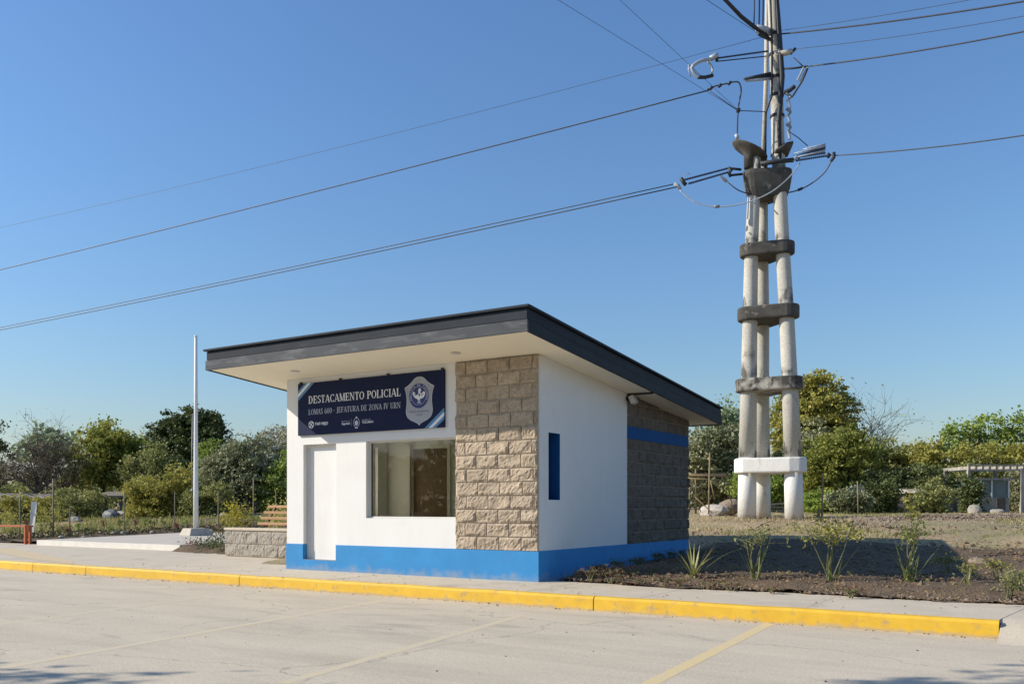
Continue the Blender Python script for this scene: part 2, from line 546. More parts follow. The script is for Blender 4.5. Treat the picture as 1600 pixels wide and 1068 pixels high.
M['tarp'] = mat('grey_tarp', (0.14, 0.155, 0.17), (0.09, 0.10, 0.11), scale=3, rough=0.6)
M['old_white'] = mat('flaking_white_wall', (0.40, 0.375, 0.32), (0.27, 0.25, 0.21), scale=4, rough=0.9, stain=(0.2, 0.18, 0.15), stain_scale=3, stain_lo=0.5, stain_hi=0.7)
M['teal_glass'] = mat('teal_glass', (0.13, 0.20, 0.21), (0.09, 0.145, 0.155), scale=2, rough=0.25, spec=0.6)
M['gravel'] = mat('loose_gravel', (0.30, 0.235, 0.175), (0.17, 0.13, 0.095), scale=18, rough=0.95)
M['bark'] = mat('bark', (0.115, 0.09, 0.068), (0.07, 0.055, 0.042), scale=12, rough=0.95)
M['pale_bark'] = mat('pale_bark', (0.24, 0.215, 0.18), (0.16, 0.14, 0.115), scale=10, rough=0.95)
M['twig'] = mat('grey_brown_twig', (0.16, 0.125, 0.10), (0.11, 0.09, 0.075), scale=3, rough=0.95)
M['green_stem'] = mat('green_stem', (0.16, 0.17, 0.07), (0.12, 0.12, 0.06), scale=14, rough=0.7)

LM = {}
LM['mid'] = leaf_mat('leaf_mid', (0.143, 0.212, 0.041), (0.250, 0.334, 0.061), (0.397, 0.454, 0.098))
LM['dark'] = leaf_mat('leaf_dark', (0.054, 0.072, 0.022), (0.102, 0.126, 0.038), (0.180, 0.192, 0.066), trans=0.2)
LM['olive'] = leaf_mat('leaf_olive', (0.161, 0.181, 0.059), (0.278, 0.294, 0.094), (0.442, 0.412, 0.161))
LM['grey'] = leaf_mat('leaf_greygreen', (0.120, 0.138, 0.060), (0.252, 0.264, 0.132), (0.480, 0.456, 0.276), trans=0.2)
LM['pale'] = leaf_mat('leaf_pale', (0.199, 0.256, 0.143), (0.313, 0.397, 0.212), (0.482, 0.540, 0.313))
LM['silver'] = leaf_mat('leaf_silver', (0.256, 0.256, 0.170), (0.482, 0.468, 0.325), (0.600, 0.600, 0.540), trans=0.2)
LM['yellow'] = leaf_mat('leaf_yellowgreen', (0.185, 0.193, 0.034), (0.341, 0.325, 0.071), (0.540, 0.468, 0.128))
LM['bright'] = leaf_mat('leaf_bright', (0.141, 0.172, 0.034), (0.260, 0.282, 0.057), (0.433, 0.403, 0.101), trans=0.45)
LM['yellowflower'] = leaf_mat('leaf_yellow', (0.213, 0.200, 0.026), (0.373, 0.319, 0.040), (0.532, 0.439, 0.067), trans=0.4)
LM['red'] = leaf_mat('leaf_red', (0.120, 0.036, 0.030), (0.216, 0.072, 0.054), (0.312, 0.132, 0.096))
LM['blade'] = leaf_mat('blade_striped', (0.165, 0.187, 0.055), (0.286, 0.297, 0.099), (0.440, 0.418, 0.187), trans=0.3, rough=0.45)
LM['blade_green'] = leaf_mat('blade_green', (0.066, 0.094, 0.022), (0.132, 0.160, 0.044), (0.220, 0.231, 0.077), trans=0.3, rough=0.45)
LM['grass'] = leaf_mat('grass_green', (0.194, 0.204, 0.067), (0.309, 0.299, 0.106), (0.463, 0.406, 0.194))
LM['drygrass'] = leaf_mat('grass_dry', (0.351, 0.286, 0.138), (0.516, 0.415, 0.222), (0.600, 0.536, 0.314))


def glass_mat():
    m = bpy.data.materials.new('window_glass')
    m.use_nodes = True
    nt = m.node_tree
    L = nt.links
    nt.nodes.clear()
    out = nd(nt, 'ShaderNodeOutputMaterial')
    tr = nd(nt, 'ShaderNodeBsdfTransparent')
    tr.inputs[0].default_value = (0.77, 0.765, 0.68, 1)
    gl = nd(nt, 'ShaderNodeBsdfGlossy')
    gl.inputs['Roughness'].default_value = 0.01
    gl.inputs['Color'].default_value = (1, 1, 1, 1)
    lw = nd(nt, 'ShaderNodeLayerWeight')
    lw.inputs[0].default_value = 0.5
    pw = nd(nt, 'ShaderNodeMath', operation='POWER')
    pw.inputs[1].default_value = 5.0
    L.new(lw.outputs['Facing'], pw.inputs[0])
    fr = nd(nt, 'ShaderNodeMath', operation='MULTIPLY_ADD')
    fr.inputs[1].default_value = 0.92
    fr.inputs[2].default_value = 0.05
    L.new(pw.outputs[0], fr.inputs[0])
    mx = nd(nt, 'ShaderNodeMixShader')
    L.new(fr.outputs[0], mx.inputs[0])
    L.new(tr.outputs[0], mx.inputs[1])
    L.new(gl.outputs[0], mx.inputs[2])
    L.new(mx.outputs[0], out.inputs[0])
    return m


M['glass'] = glass_mat()
M['frosted'] = bpy.data.materials.new('frosted_glass')  # translucent pane of the added side window, spreads sunlight indoors
M['frosted'].use_nodes = True
_nt = M['frosted'].node_tree
_nt.nodes.clear()
_o = nd(_nt, 'ShaderNodeOutputMaterial')
_t = nd(_nt, 'ShaderNodeBsdfTranslucent')
_t.inputs[0].default_value = (0.85, 0.84, 0.78, 1)
_nt.links.new(_t.outputs[0], _o.inputs[0])

# ------------------------------------------------------------------ ground, road, pavement
def graded(a, b, lo, hi, fine, grow=1.25):
    """coordinates from a to b, fine between lo and hi, growing outside"""
    xs = list(np.arange(lo, hi + 1e-6, fine))
    st = fine
    x = xs[-1]
    while x < b:
        st *= grow
        x = min(x + st, b)
        xs.append(x)
    st = fine
    x = xs[0]
    left = []
    while x > a:
        st *= grow
        x = max(x - st, a)
        left.append(x)
    return np.array(left[::-1] + xs)


rng = np.random.default_rng(7)


class Noise:
    def __init__(self, seed, k=10, f=1.0):
        r = np.random.default_rng(seed)
        self.w = r.normal(size=(k, 3)) * f
        self.p = r.uniform(0, 6.28, k)
        self.k = k

    def __call__(self, P):
        P = np.asarray(P)
        return np.sin(P @ self.w.T + self.p).sum(-1) / math.sqrt(self.k)


nz1, nz2, nz3 = Noise(1, 12, 0.9), Noise(2, 14, 3.0), Noise(3, 16, 9.0)


def sheet(name, xs, ys, zf, m, bump=0.0, kind='structure', inside=None):
    X, Y = np.meshgrid(xs, ys)
    Z = np.vectorize(zf)(X, Y)
    V = np.stack([X, Y, Z], -1).reshape(-1, 3)
    if bump:
        V[:, 2] += bump * (0.5 * nz2(V) + 0.35 * nz3(V))
    nx, ny = len(xs), len(ys)
    i = np.arange(nx * ny).reshape(ny, nx)
    F = np.stack([i[:-1, :-1], i[:-1, 1:], i[1:, 1:], i[1:, :-1]], -1).reshape(-1, 4)
    if inside is not None:
        c = V[F].mean(1)
        F = F[inside(c[:, 0], c[:, 1])]
    o = np_mesh(name, V, F, m, smooth=True)
    if kind:
        o['kind'] = kind
    return o


gx = graded(-700, 700, -30, 14, 0.5)
gy = graded(-200, 1500, -4, 36, 0.4)
sheet('ground', gx, gy, lambda x, y: ground_z(x, y) + (0 if y < 5 else 0.02 * math.sin(x * 1.1 + y * 0.7) + 0.02 * math.sin(x * 0.4 - y * 1.3)), M['ground'], bump=0.0)

RZ = -0.178
rd = MB()
rd.add([(-80, -60, RZ), (80, -60, RZ), (80, -1.52, RZ), (-80, -1.52, RZ)], [(0, 1, 2, 3)])
road = rd.build('road', M['road'])
road['kind'] = 'structure'

# faded bay lines on the road (worn paint breaks up in the material)
def line_mat(name, c, lo, hi):
    m = bpy.data.materials.new(name)
    m.use_nodes = True
    nt = m.node_tree
    L = nt.links
    b = nt.nodes['Principled BSDF']
    b.inputs['Roughness'].default_value = 0.8
    geo = nd(nt, 'ShaderNodeNewGeometry')
    n = nd(nt, 'ShaderNodeTexNoise')
    n.inputs['Scale'].default_value = 14
    n.inputs['Detail'].default_value = 8
    n.inputs['Roughness'].default_value = 0.7
    L.new(geo.outputs['Position'], n.inputs['Vector'])
    r = ramp(nt, [(lo, c), (hi, (0.53, 0.46, 0.355))])
    L.new(n.outputs[0], r.inputs[0])
    L.new(r.outputs[0], b.inputs['Base Color'])
    return m


def bay_line(x0, y0, x1, y1, w, m, name='bay_line'):
    d = Vector((x1 - x0, y1 - y0, 0))
    d.normalize()
    n = Vector((-d.y, d.x, 0)) * w / 2
    z = RZ + 0.001
    o = MB().add([(x0 - n.x, y0 - n.y, z), (x1 - n.x, y1 - n.y, z), (x1 + n.x, y1 + n.y, z), (x0 + n.x, y0 + n.y, z)], [(0, 1, 2, 3)]).build(name, m, road)
    return o


lm1 = line_mat('worn_yellow_line', (0.66, 0.50, 0.22), 0.40, 0.68)
lm2 = line_mat('faded_yellow_line', (0.62, 0.50, 0.29), 0.34, 0.60)
lm3 = line_mat('ghost_yellow_line', (0.60, 0.49, 0.29), 0.34, 0.60)
bay_line(4.33, -6.6, 4.0, -1.62, 0.125, lm1)
bay_line(1.92, -7.0, 1.22, -2.4, 0.12, lm3)
bay_line(-0.5, -7.9, -1.36, -1.95, 0.12, lm2)
bay_line(-3.05, -7.9, -3.85, -3.2, 0.12, lm3)

# pavement slab: in front of the building, and the wide part to its side
pv = MB()
pv.prism([(-60, -1.42), (6.28, -1.42), (6.5, 0.35), (-5.2, 0.35), (-5.2, 3.62), (-60, 3.62)], -0.12, 0.0)
pave = pv.build('pavement', M['pave'])
pave['kind'] = 'structure'
# sloping end of the pavement past the last kerb stone
sheet('pavement_ramp', np.concatenate([np.arange(6.0, 6.3, 0.05), np.arange(6.302, 10, 0.1)]), np.concatenate([np.arange(-2.0, -1.0, 0.05), np.arange(-1.0, 0.37, 0.136)]), lambda x, y: RZ + 0.0015 + (-RZ - 0.005) * sstep(-2.0, -1.2, y), M['pave'], inside=lambda x, y: (x > 6.30) | ((y > -1.40) & (x > 6.16 + 0.125 * np.clip(y + 1.42, 0, 2))))
MB().prism([(6.505, 0.352), (14, 0.352), (14, 1.6), (6.8, 1.2)], -0.14, 0.003).build('pavement', M['pave'])['kind'] = 'structure'
# worn yellow triangle on the pavement by the driveway edge
MB().add([(-18.0, 1.0, 0.004), (-12.6, -0.80, 0.004), (-9.9, -1.38, 0.004), (-11.0, -0.72, 0.004), (-18.0, 1.8, 0.004)], [(0, 1, 2, 3, 4)]).build('pavement_marking', line_mat('kerb_edge_yellow', (0.60, 0.41, 0.13), 0.36, 0.60), pave)
# joints cut in the pavement
jm = mat('joint_dirt', (0.38, 0.325, 0.265), (0.33, 0.285, 0.23), scale=10, rough=0.95)
for xj in (-16.5, -13.2, -9.4, -6.6, -3.0, 0.62, 2.3, 4.35):
    MB().add([(xj - 0.006, -1.40, 0.001), (xj + 0.006, -1.40, 0.001), (xj + 0.006, 0.02, 0.001), (xj - 0.006, 0.02, 0.001)], [(0, 1, 2, 3)]).build('pavement_joint', jm, pave)

# kerb: yellow stones with open joints
kerb = thing('kerb', None, None, (0, -1.5, RZ))
kerb['kind'] = 'structure'
kx = [-40, -33, -27, -22, -16.9, -11.09, -9.25, -4.9, 1.73, 6.3]
for i in range(len(kx) - 1):
    a, b = kx[i] + 0.008, kx[i + 1] - 0.008
    n = max(2, int((b - a) / 0.5))
    vs, fs = [], []
    prof = [(-1.545, RZ - 0.05), (-1.535, -0.03), (-1.512, 0.0), (-1.43, 0.004), (-1.424, -0.06), (-1.424, RZ - 0.05)]
    for k in range(n + 1):
        x = a + (b - a) * k / n
        w = 0.0035 * math.sin(x * 3.1) + 0.003 * math.sin(x * 7.7)
        for (py_, pz_) in prof:
            vs.append((x, py_ + (w if py_ < -1.5 else 0), pz_ + (w * 0.7 if pz_ > -0.1 else 0)))
    np_ = len(prof)
    for k in range(n):
        for j in range(np_ - 1):
            fs.append((k * np_ + j, (k + 1) * np_ + j, (k + 1) * np_ + j + 1, k * np_ + j + 1))
    fs.append(tuple(range(np_ - 1, -1, -1)))
    fs.append(tuple(n * np_ + j for j in range(np_)))
    MB().add(vs, fs).build('kerb_stone', M['yellow'], kerb)

# low concrete platform the flagpole stands on
plat_poly = [(-19.3, 3.28), (-12.75, 3.28), (-13.2, 9.0), (-17.5, 13.2), (-22.4, 11.6)]
plat = MB().prism(plat_poly, -0.2, 0.15).build('concrete_platform', M['platform'])
plat['kind'] = 'structure'
MB().box(-19.32, -12.73, 3.255, 3.278, 0.0, 0.153).build('platform_edge', M['curb_white'], plat)

# planted soil beds
def bed_z(x, y):
    e = min(sstep(0.12, 0.75, y - 0.12 - 0.05 * math.sin(x * 2.3)), sstep(0.2, 0.7, x), 1)
    return ground_z(x, y) * sstep(0.2, 2.0, y) + 0.015 + 0.075 * e + 0.035 * math.exp(-((y - 1.6) / 0.8) ** 2) + 0.10 * math.exp(-((x - 6.3) / 1.3) ** 2 - ((y - 4.2) / 1.6) ** 2)


def bed_in(x, y):
    edge = 0.22 + 0.06 * np.sin(x * 2.1) + 0.035 * np.sin(x * 7.3 + 1) - 0.1 * np.clip(1 - np.abs(x - 1.9), 0, 1)
    return (y > edge) & (x > 0.05) & (y < 7.8 + 0.5 * np.sin(x * 0.9)) & ((x > 0.45 + 0.08 * np.sin(y * 9)) | (y > 0.55))


bed = sheet('soil_bed', np.arange(0.05, 10.0, 0.075), np.arange(0.05, 8.6, 0.075), bed_z, M['soil'], bump=0.028, inside=bed_in)


def left_bed_z(x, y):
    return ground_z(x, y) + 0.06


lb_in = lambda x, y: ((y > 3.66) & (x < -19.4 - (y - 3.5) * 0.36) & (x > -23.0 - (y - 3.5) * 0.30)) | ((y > 11.7 - np.abs(x + 17.5) * 0.0) & (x > -24.5) & (x < -9.5) & (y < 14.2))
sheet('soil_bed', np.arange(-34, -9, 0.25), np.arange(3.6, 17, 0.25), left_bed_z, M['soil'], bump=0.06, inside=lb_in)
sheet('soil_bed', np.arange(-12.9, -9.6, 0.08), np.arange(2.5, 6.0, 0.08), lambda x, y: -0.03 + 0.17 * sstep(2.75, 3.3, y + 0.06 * math.sin(x * 4)) * sstep(-12.95, -12.6, x), M['soil'], bump=0.04, inside=lambda x, y: (x > -12.72) & (x < -9.6) & (y > 2.7) & (y < 5.9))


def clods(name, pts, sizes, m, parent=None, label=None, kind='stuff'):
    """many small octahedral lumps joined: nobody could count them"""
    n = len(pts)
    r = np.random.default_rng(n)
    base = np.array([(1, 0, 0), (0, 1, 0), (-1, 0, 0), (0, -1, 0), (0, 0, 0.75), (0, 0, -0.6)], float)
    j = 1 + 0.35 * r.normal(size=(n, 6, 1))
    ang = r.uniform(0, 6.28, n)
    c, s = np.cos(ang), np.sin(ang)
    B = np.broadcast_to(base, (n, 6, 3)) * j
    X = B[..., 0] * c[:, None] - B[..., 1] * s[:, None]
    Y = B[..., 0] * s[:, None] + B[..., 1] * c[:, None]
    V = np.stack([X, Y, B[..., 2]], -1) * sizes[:, None, None] + pts[:, None, :]
    f = np.array([(0, 1, 4), (1, 2, 4), (2, 3, 4), (3, 0, 4), (1, 0, 5), (2, 1, 5), (3, 2, 5), (0, 3, 5)])
    F = (np.arange(n)[:, None, None] * 6 + f[None]).reshape(-1, 3)
    o = np_mesh(name, V.reshape(-1, 3), F, m, parent)
    o['kind'] = kind
    if label:
        o['label'] = label
    return o


r = np.random.default_rng(5)
n = 6500
xy = np.stack([r.uniform(0.1, 8.5, n), 0.2 + 7.4 * r.random(n) ** 1.7], -1)
ok = bed_in(xy[:, 0], xy[:, 1])
xy = xy[ok]
z = np.array([bed_z(a, b) for a, b in xy]) + 0.004
clods('soil_clods', np.column_stack([xy, z]), np.clip(r.lognormal(-4.2, 0.55, len(xy)), 0.006, 0.05), M['clod'])
# pale chips strewn along the front edge of the bed
n = 420
x = r.uniform(0.3, 7.5, n)
y = 0.24 + 0.06 * np.sin(x * 2.1) + r.normal(0.05, 0.13, n)
clods('edge_chips', np.column_stack([x, y, 0.03 + 0.02 * r.random(n)]), np.clip(r.lognormal(-4.4, 0.5, n), 0.005, 0.03), M['gravel'])
# grit and fallen bits along the foot of the kerb
n = 420
x = r.uniform(-14, 6.4, n)
clods('kerb_grit', np.column_stack([x, -1.56 - np.abs(r.normal(0, 0.05, n)), np.full(n, RZ + 0.004)]), np.clip(r.lognormal(-5.2, 0.5, n), 0.003, 0.016), M['clod'])
n = 90
x, y = r.uniform(-6, 6, n), r.uniform(-7, -1.7, n)
clods('road_grit', np.column_stack([x, y, np.full(n, RZ + 0.003)]), np.clip(r.lognormal(-5.2, 0.4, n), 0.003, 0.012), M['clod'])
# low gravel berm across the field
n = 9000
t = r.random(n)
px = 1330 + t * 380
D = 25.5 + r.normal(0, 1.1, n)
pts = np.array([on_ground(a, b) for a, b in zip(px, D)])
pts[:, 2] += 0.01 + 0.13 * np.exp(-((D - 25.5) / 0.9) ** 2) * r.random(n) * np.clip(t * 4, 0.25, 1)
clods('gravel_berm', pts, np.clip(r.lognormal(-3.75, 0.5, n), 0.01, 0.075), M['gravel'])
n = 5000
px = r.uniform(1080, 1620, n)
D = 15 + 22 * r.random(n)
pts = np.array([on_ground(a, b) for a, b in zip(px, D)])
clods('field_crumbs', pts, np.clip(r.lognormal(-3.9, 0.5, n), 0.008, 0.07), M['clod'])


def flakes(name, pts, size, m, seed):
    r = np.random.default_rng(seed)
    n = len(pts)
    a = r.uniform(0, 6.28, n)
    s = size * r.uniform(0.5, 1.5, n)
    ax = np.stack([np.cos(a), np.sin(a), r.normal(0, .35, n)], -1) * s[:, None]
    bx = np.stack([-np.sin(a), np.cos(a), r.normal(0, .35, n)], -1) * (s * 0.5)[:, None]
    V = np.stack([pts - ax, pts + bx, pts + ax, pts - bx], 1).reshape(-1, 3)
    o = np_mesh(name, V, np.arange(n * 4).reshape(n, 4), m)
    o['kind'] = 'stuff'
    return o


n = 900
xy = np.stack([r.uniform(0.2, 8, n), 0.25 + 6.5 * r.random(n) ** 1.6], -1)
xy = xy[bed_in(xy[:, 0], xy[:, 1])]
flakes('leaf_litter', np.column_stack([xy, [bed_z(a, b) + 0.022 for a, b in xy]]), 0.022, mat('dead_leaf', (0.30, 0.20, 0.10), (0.19, 0.12, 0.06), scale=20, rough=0.8), 8)
n = 160
x, y = r.uniform(-9, 6.3, n), r.uniform(-1.75, 0.1, n)
flakes('leaf_litter', np.column_stack([x, y, np.where(y < -1.55, RZ + 0.008, 0.01)]), 0.016, mat('dry_leaf', (0.26, 0.19, 0.11), (0.17, 0.12, 0.07), scale=20, rough=0.8), 9)

# ------------------------------------------------------------------ grass (stuff)
def grass(name, pts, h, w, m, seed=0):
    r = np.random.default_rng(seed)
    n = len(pts)
    a = r.uniform(0, 6.28, n)
    hh = h * r.uniform(0.5, 1.4, n)
    lean = r.normal(0, 0.35, (n, 2)) * hh[:, None]
    dx, dy = np.cos(a) * w / 2, np.sin(a) * w / 2
    V = np.empty((n, 3, 3))
    V[:, 0] = pts + np.stack([dx, dy, np.zeros(n)], -1)
    V[:, 1] = pts - np.stack([dx, dy, np.zeros(n)], -1)
    V[:, 2] = pts + np.stack([lean[:, 0], lean[:, 1], hh], -1)
    F = np.arange(n * 3).reshape(n, 3)
    o = np_mesh(name, V.reshape(-1, 3), F, m)
    o['kind'] = 'stuff'
    return o


def scatter(n, x0, x1, d0, d1, seed, patch=None, thr=0.0):
    r = np.random.default_rng(seed)
    px = r.uniform(x0, x1, n)
    D = d0 + (d1 - d0) * r.random(n) ** 0.8
    P = np.array([on_ground(a, b) for a, b in zip(px, D)])
    if patch is not None:
        P = P[patch(P) > thr]
    return P


grass('grass', scatter(36000, -60, 460, 37, 60, 1, Noise(21, 8, 0.5), -0.7), 0.17, 0.07, LM['grass'], 1)
grass('dry_grass', scatter(12000, -60, 460, 35, 62, 2), 0.12, 0.05, LM['drygrass'], 2)
grass('dry_grass', scatter(15000, 1070, 1640, 19, 42, 3, Noise(22, 8, 0.6), -0.2), 0.07, 0.025, LM['drygrass'], 3)
grass('grass', scatter(16000, 1070, 1640, 18, 40, 4, Noise(23, 8, 0.6), 0.75), 0.08, 0.025, LM['grass'], 4)
grass('grass', scatter(5000, 1430, 1640, 19, 25, 5, Noise(24, 8, 0.8), 0.2), 0.08, 0.02, LM['grass'], 5)

# ------------------------------------------------------------------ the police post
BW, BD, ZB, ZT, PIT = 5.396, 6.12, 0.468, 3.477, -0.088
XL, XR, YF, YB = -6.124, 0.512, -1.183, 6.666
RH = 0.352


def zs(y):
    return ZT + PIT * y


post = thing('police_post', 'small white police post with a blue base, split stone panels and dark flat roof', 'building', (-2.7, 3.0, 0))


def wallbox(mb, x0, x1, y0, y1, z0, z1=None):
    if z1 is not None:
        return mb.box(x0, x1, y0, y1, z0, z1)
    a, b = zs(y0) - 0.002, zs(y1) - 0.002
    return mb.hexa([(x0, y0, z0), (x1, y0, z0), (x1, y1, z0), (x0, y1, z0), (x0, y0, a), (x1, y0, a), (x1, y1, b), (x0, y1, b)])


DX0, DX1, DZ0, DZ1 = -4.976, -4.17, 0.19, 2.27
WX0, WX1, WZ0, WZ1 = -3.469, -1.545, 0.95, 2.275
mb = MB()
wallbox(mb, -BW, DX0, 0, 0.2, -0.15)
wallbox(mb, DX0, DX1, 0, 0.2, -0.15, DZ0)
wallbox(mb, DX0, DX1, 0, 0.2, DZ1)
wallbox(mb, DX1, WX0, 0, 0.2, -0.15)
wallbox(mb, WX0, WX1, 0, 0.2, -0.15, WZ0)
wallbox(mb, WX0, WX1, 0, 0.2, WZ1)
tag(mb.build('front_wall', M['white'], post), 'white plastered front wall with door and window openings')
mb = MB()
wallbox(mb, WX1, 0.0 - 0.002, 0.034, 0.2, -0.15)
mb.build('stone_backing', M['mortar'], post)
# side wall with the slit opening
SY0, SY1, SZ0, SZ1 = 0.303, 0.667, 1.252, 2.30
mb = MB()
wallbox(mb, -0.25, 0, 0.204, SY0, -0.15)
wallbox(mb, -0.25, 0, SY0, SY1, -0.15, SZ0)
wallbox(mb, -0.25, 0, SY0, SY1, SZ1)
wallbox(mb, -0.25, 0, SY1, 3.154, -0.15)
mb.box(-0.03, 0, 0.03, 0.204, -0.15, 3.45)
tag(mb.build('side_wall', M['white'], post), 'white plastered side wall with a narrow blue slit')
mb = MB()
wallbox(mb, -0.25, -0.034, 3.157, BD, -0.15)
mb.build('stone_backing', M['mortar_dark'], post)
mb = MB()
wallbox(mb, -BW, -BW + 0.2, 0.203, 0.5, -0.15)
wallbox(mb, -BW, -BW + 0.2, 0.5, 2.3, -0.15, 0.95)  # sill of the opening made for the added window
wallbox(mb, -BW, -BW + 0.2, 0.5, 2.3, 2.35)
wallbox(mb, -BW, -BW + 0.2, 2.3, BD, -0.15)
mb.build('side_wall', M['white'], post)
mb = MB()
mb.box(-BW + 0.08, -BW + 0.12, 0.501, 0.54, 0.951, 2.349)
mb.box(-BW + 0.08, -BW + 0.12, 2.26, 2.299, 0.951, 2.349)
mb.box(-BW + 0.08, -BW + 0.12, 0.541, 2.259, 0.951, 0.99)
mb.box(-BW + 0.08, -BW + 0.12, 0.541, 2.259, 2.31, 2.349)
win2 = tag(mb.build('window', M['alu'], post), 'frosted side window facing the flagpole')  # invented window, added to brighten the room behind the front pane
MB().add([(-BW + 0.10, 0.541, 0.991), (-BW + 0.10, 2.259, 0.991), (-BW + 0.10, 2.259, 2.309), (-BW + 0.10, 0.541, 2.309)], [(0, 1, 2, 3)]).build('pane', M['frosted'], win2)
mb = MB()
wallbox(mb, -BW + 0.203, -0.253, BD - 0.2, BD, -0.15)
mb.build('rear_wall', M['white'], post)

# slit lining (painted reveals and a dark pane at the back)
mb = MB()
mb.box(-0.24, -0.001, SY1 - 0.006, SY1 - 0.001, SZ0 + 0.001, SZ1 - 0.001)
mb.box(-0.24, -0.001, SY0 + 0.001, SY0 + 0.006, SZ0 + 0.001, SZ1 - 0.001)
mb.box(-0.24, -0.001, SY0 + 0.007, SY1 - 0.007, SZ0 + 0.001, SZ0 + 0.006)
mb.box(-0.24, -0.001, SY0 + 0.007, SY1 - 0.007, SZ1 - 0.006, SZ1 - 0.001)
mb.box(-0.235, -0.225, SY0 + 0.007, SY1 - 0.007, SZ0 + 0.007, SZ1 - 0.007)
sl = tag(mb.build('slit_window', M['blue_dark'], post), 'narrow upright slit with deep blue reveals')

# plinth
mb = MB()
mb.box(-BW - 0.012, DX0, -0.012, 0.0, -0.1, ZB)
mb.box(DX0, DX1, -0.012, 0.0, -0.1, DZ0 - 0.004)
mb.box(DX1, -1.542, -0.012, 0.0, -0.1, ZB)
mb.box(-1.542, 0.013, -0.022, 0.030, -0.1, ZB - 0.003)
mb.box(0.001, 0.013, 0.031, BD + 0.012, -0.1, ZB)
mb.box(-BW - 0.012, -BW - 0.001, 0.001, BD, -0.1, ZB)
mb.box(DX0 + 0.0005, DX0 + 0.004, 0.0, 0.108, DZ0 + 0.002, ZB)
mb.build('plinth', M['blue'], post)

# door
mb = MB().box(DX0 + 0.001, DX1 - 0.001, 0.11, 0.15, DZ0 + 0.004, DZ1 - 0.001)
door = tag(mb.build('door', M['white'], post), 'plain white door leaf set back in the wall')
mb = MB()
mb.box(DX0 + 0.005, DX0 + 0.06, 0.085, 0.109, DZ0 + 0.006, DZ1 - 0.002)
mb.box(DX0 + 0.061, DX1 - 0.06, 0.085, 0.109, DZ1 - 0.05, DZ1 - 0.002)
mb.build('door_frame', M['alu'], door)
MB().box(DX0 + 0.004, DX1 - 0.002, -0.010, 0.084, DZ0 - 0.003, DZ0 + 0.003).build('door_sill', M['grey_metal'], door)
MB().lathe([(0.012, 0), (0.012, 0.01), (0.0, 0.012)], (0, 0, 0), 8).build('keyhole', M['grey_metal'], door)
kh = door.children[-1] if door.children else None
for ch in [o for o in bpy.data.objects if o.parent == door and o.name.startswith('keyhole')]:
    ch.location = (DX1 - 0.06, 0.108, 1.1)
    ch.rotation_euler = (math.pi / 2, 0, 0)

# window: frame, pane
GY = 0.10
mb = MB()
mb.box(WX0 + 0.001, WX0 + 0.045, GY - 0.03, GY + 0.03, WZ0 + 0.001, WZ1 - 0.001)
mb.box(WX1 - 0.03, WX1 - 0.001, GY - 0.03, GY + 0.03, WZ0 + 0.001, WZ1 - 0.001)
mb.box(WX0 + 0.046, WX1 - 0.031, GY - 0.03, GY + 0.03, WZ0 + 0.001, WZ0 + 0.028)
mb.box(WX0 + 0.046, WX1 - 0.031, GY - 0.03, GY + 0.03, WZ1 - 0.03, WZ1 - 0.001)
win = tag(mb.build('window', M['alu'], post), 'large single pane window beside the stone column')
mb = MB()
mb.box(WX0 + 0.046, WX0 + 0.053, GY - 0.012, GY + 0.012, WZ0 + 0.03, WZ1 - 0.031)
mb.build('window_gasket', M['black'], win)
MB().add([(WX0 + 0.0465, GY, WZ0 + 0.0285), (WX1 - 0.0315, GY, WZ0 + 0.0285), (WX1 - 0.0315, GY, WZ1 - 0.0305), (WX0 + 0.0465, GY, WZ1 - 0.0305)], [(0, 1, 2, 3)]).build('pane', M['glass'], win)

# the room behind the window
mb = MB()
mb.box(-BW + 0.201, -0.252, 0.205, BD - 0.204, -0.1, 0.17)
mb.build('room_floor', M['room'], post)
mb = MB()
wallbox(mb, -BW + 0.203, -4.515, 2.6, 2.7, 0.171)
wallbox(mb, -4.515, -3.63, 2.6, 2.7, 2.312)
wallbox(mb, -3.63, -0.253, 2.6, 2.7, 0.171)
mb.box(-4.70, -4.54, 2.52, 2.598, 0.171, 2.40)
mb.box(-3.628, -3.56, 2.56, 2.598, 0.171, 2.40)
mb.build('partition', M['room'], post)
mb = MB()
mb.box(-4.513, -3.632, 2.63, 2.67, 0.175, 2.31)
idoor = tag(mb.build('inner_door', M['brown_door'], post), 'dark brown door seen through the window')
mb = MB()
wallbox(mb, -0.34, -0.256, 0.206, 2.598, 0.171)
mb.build('partition', M['room'], post)

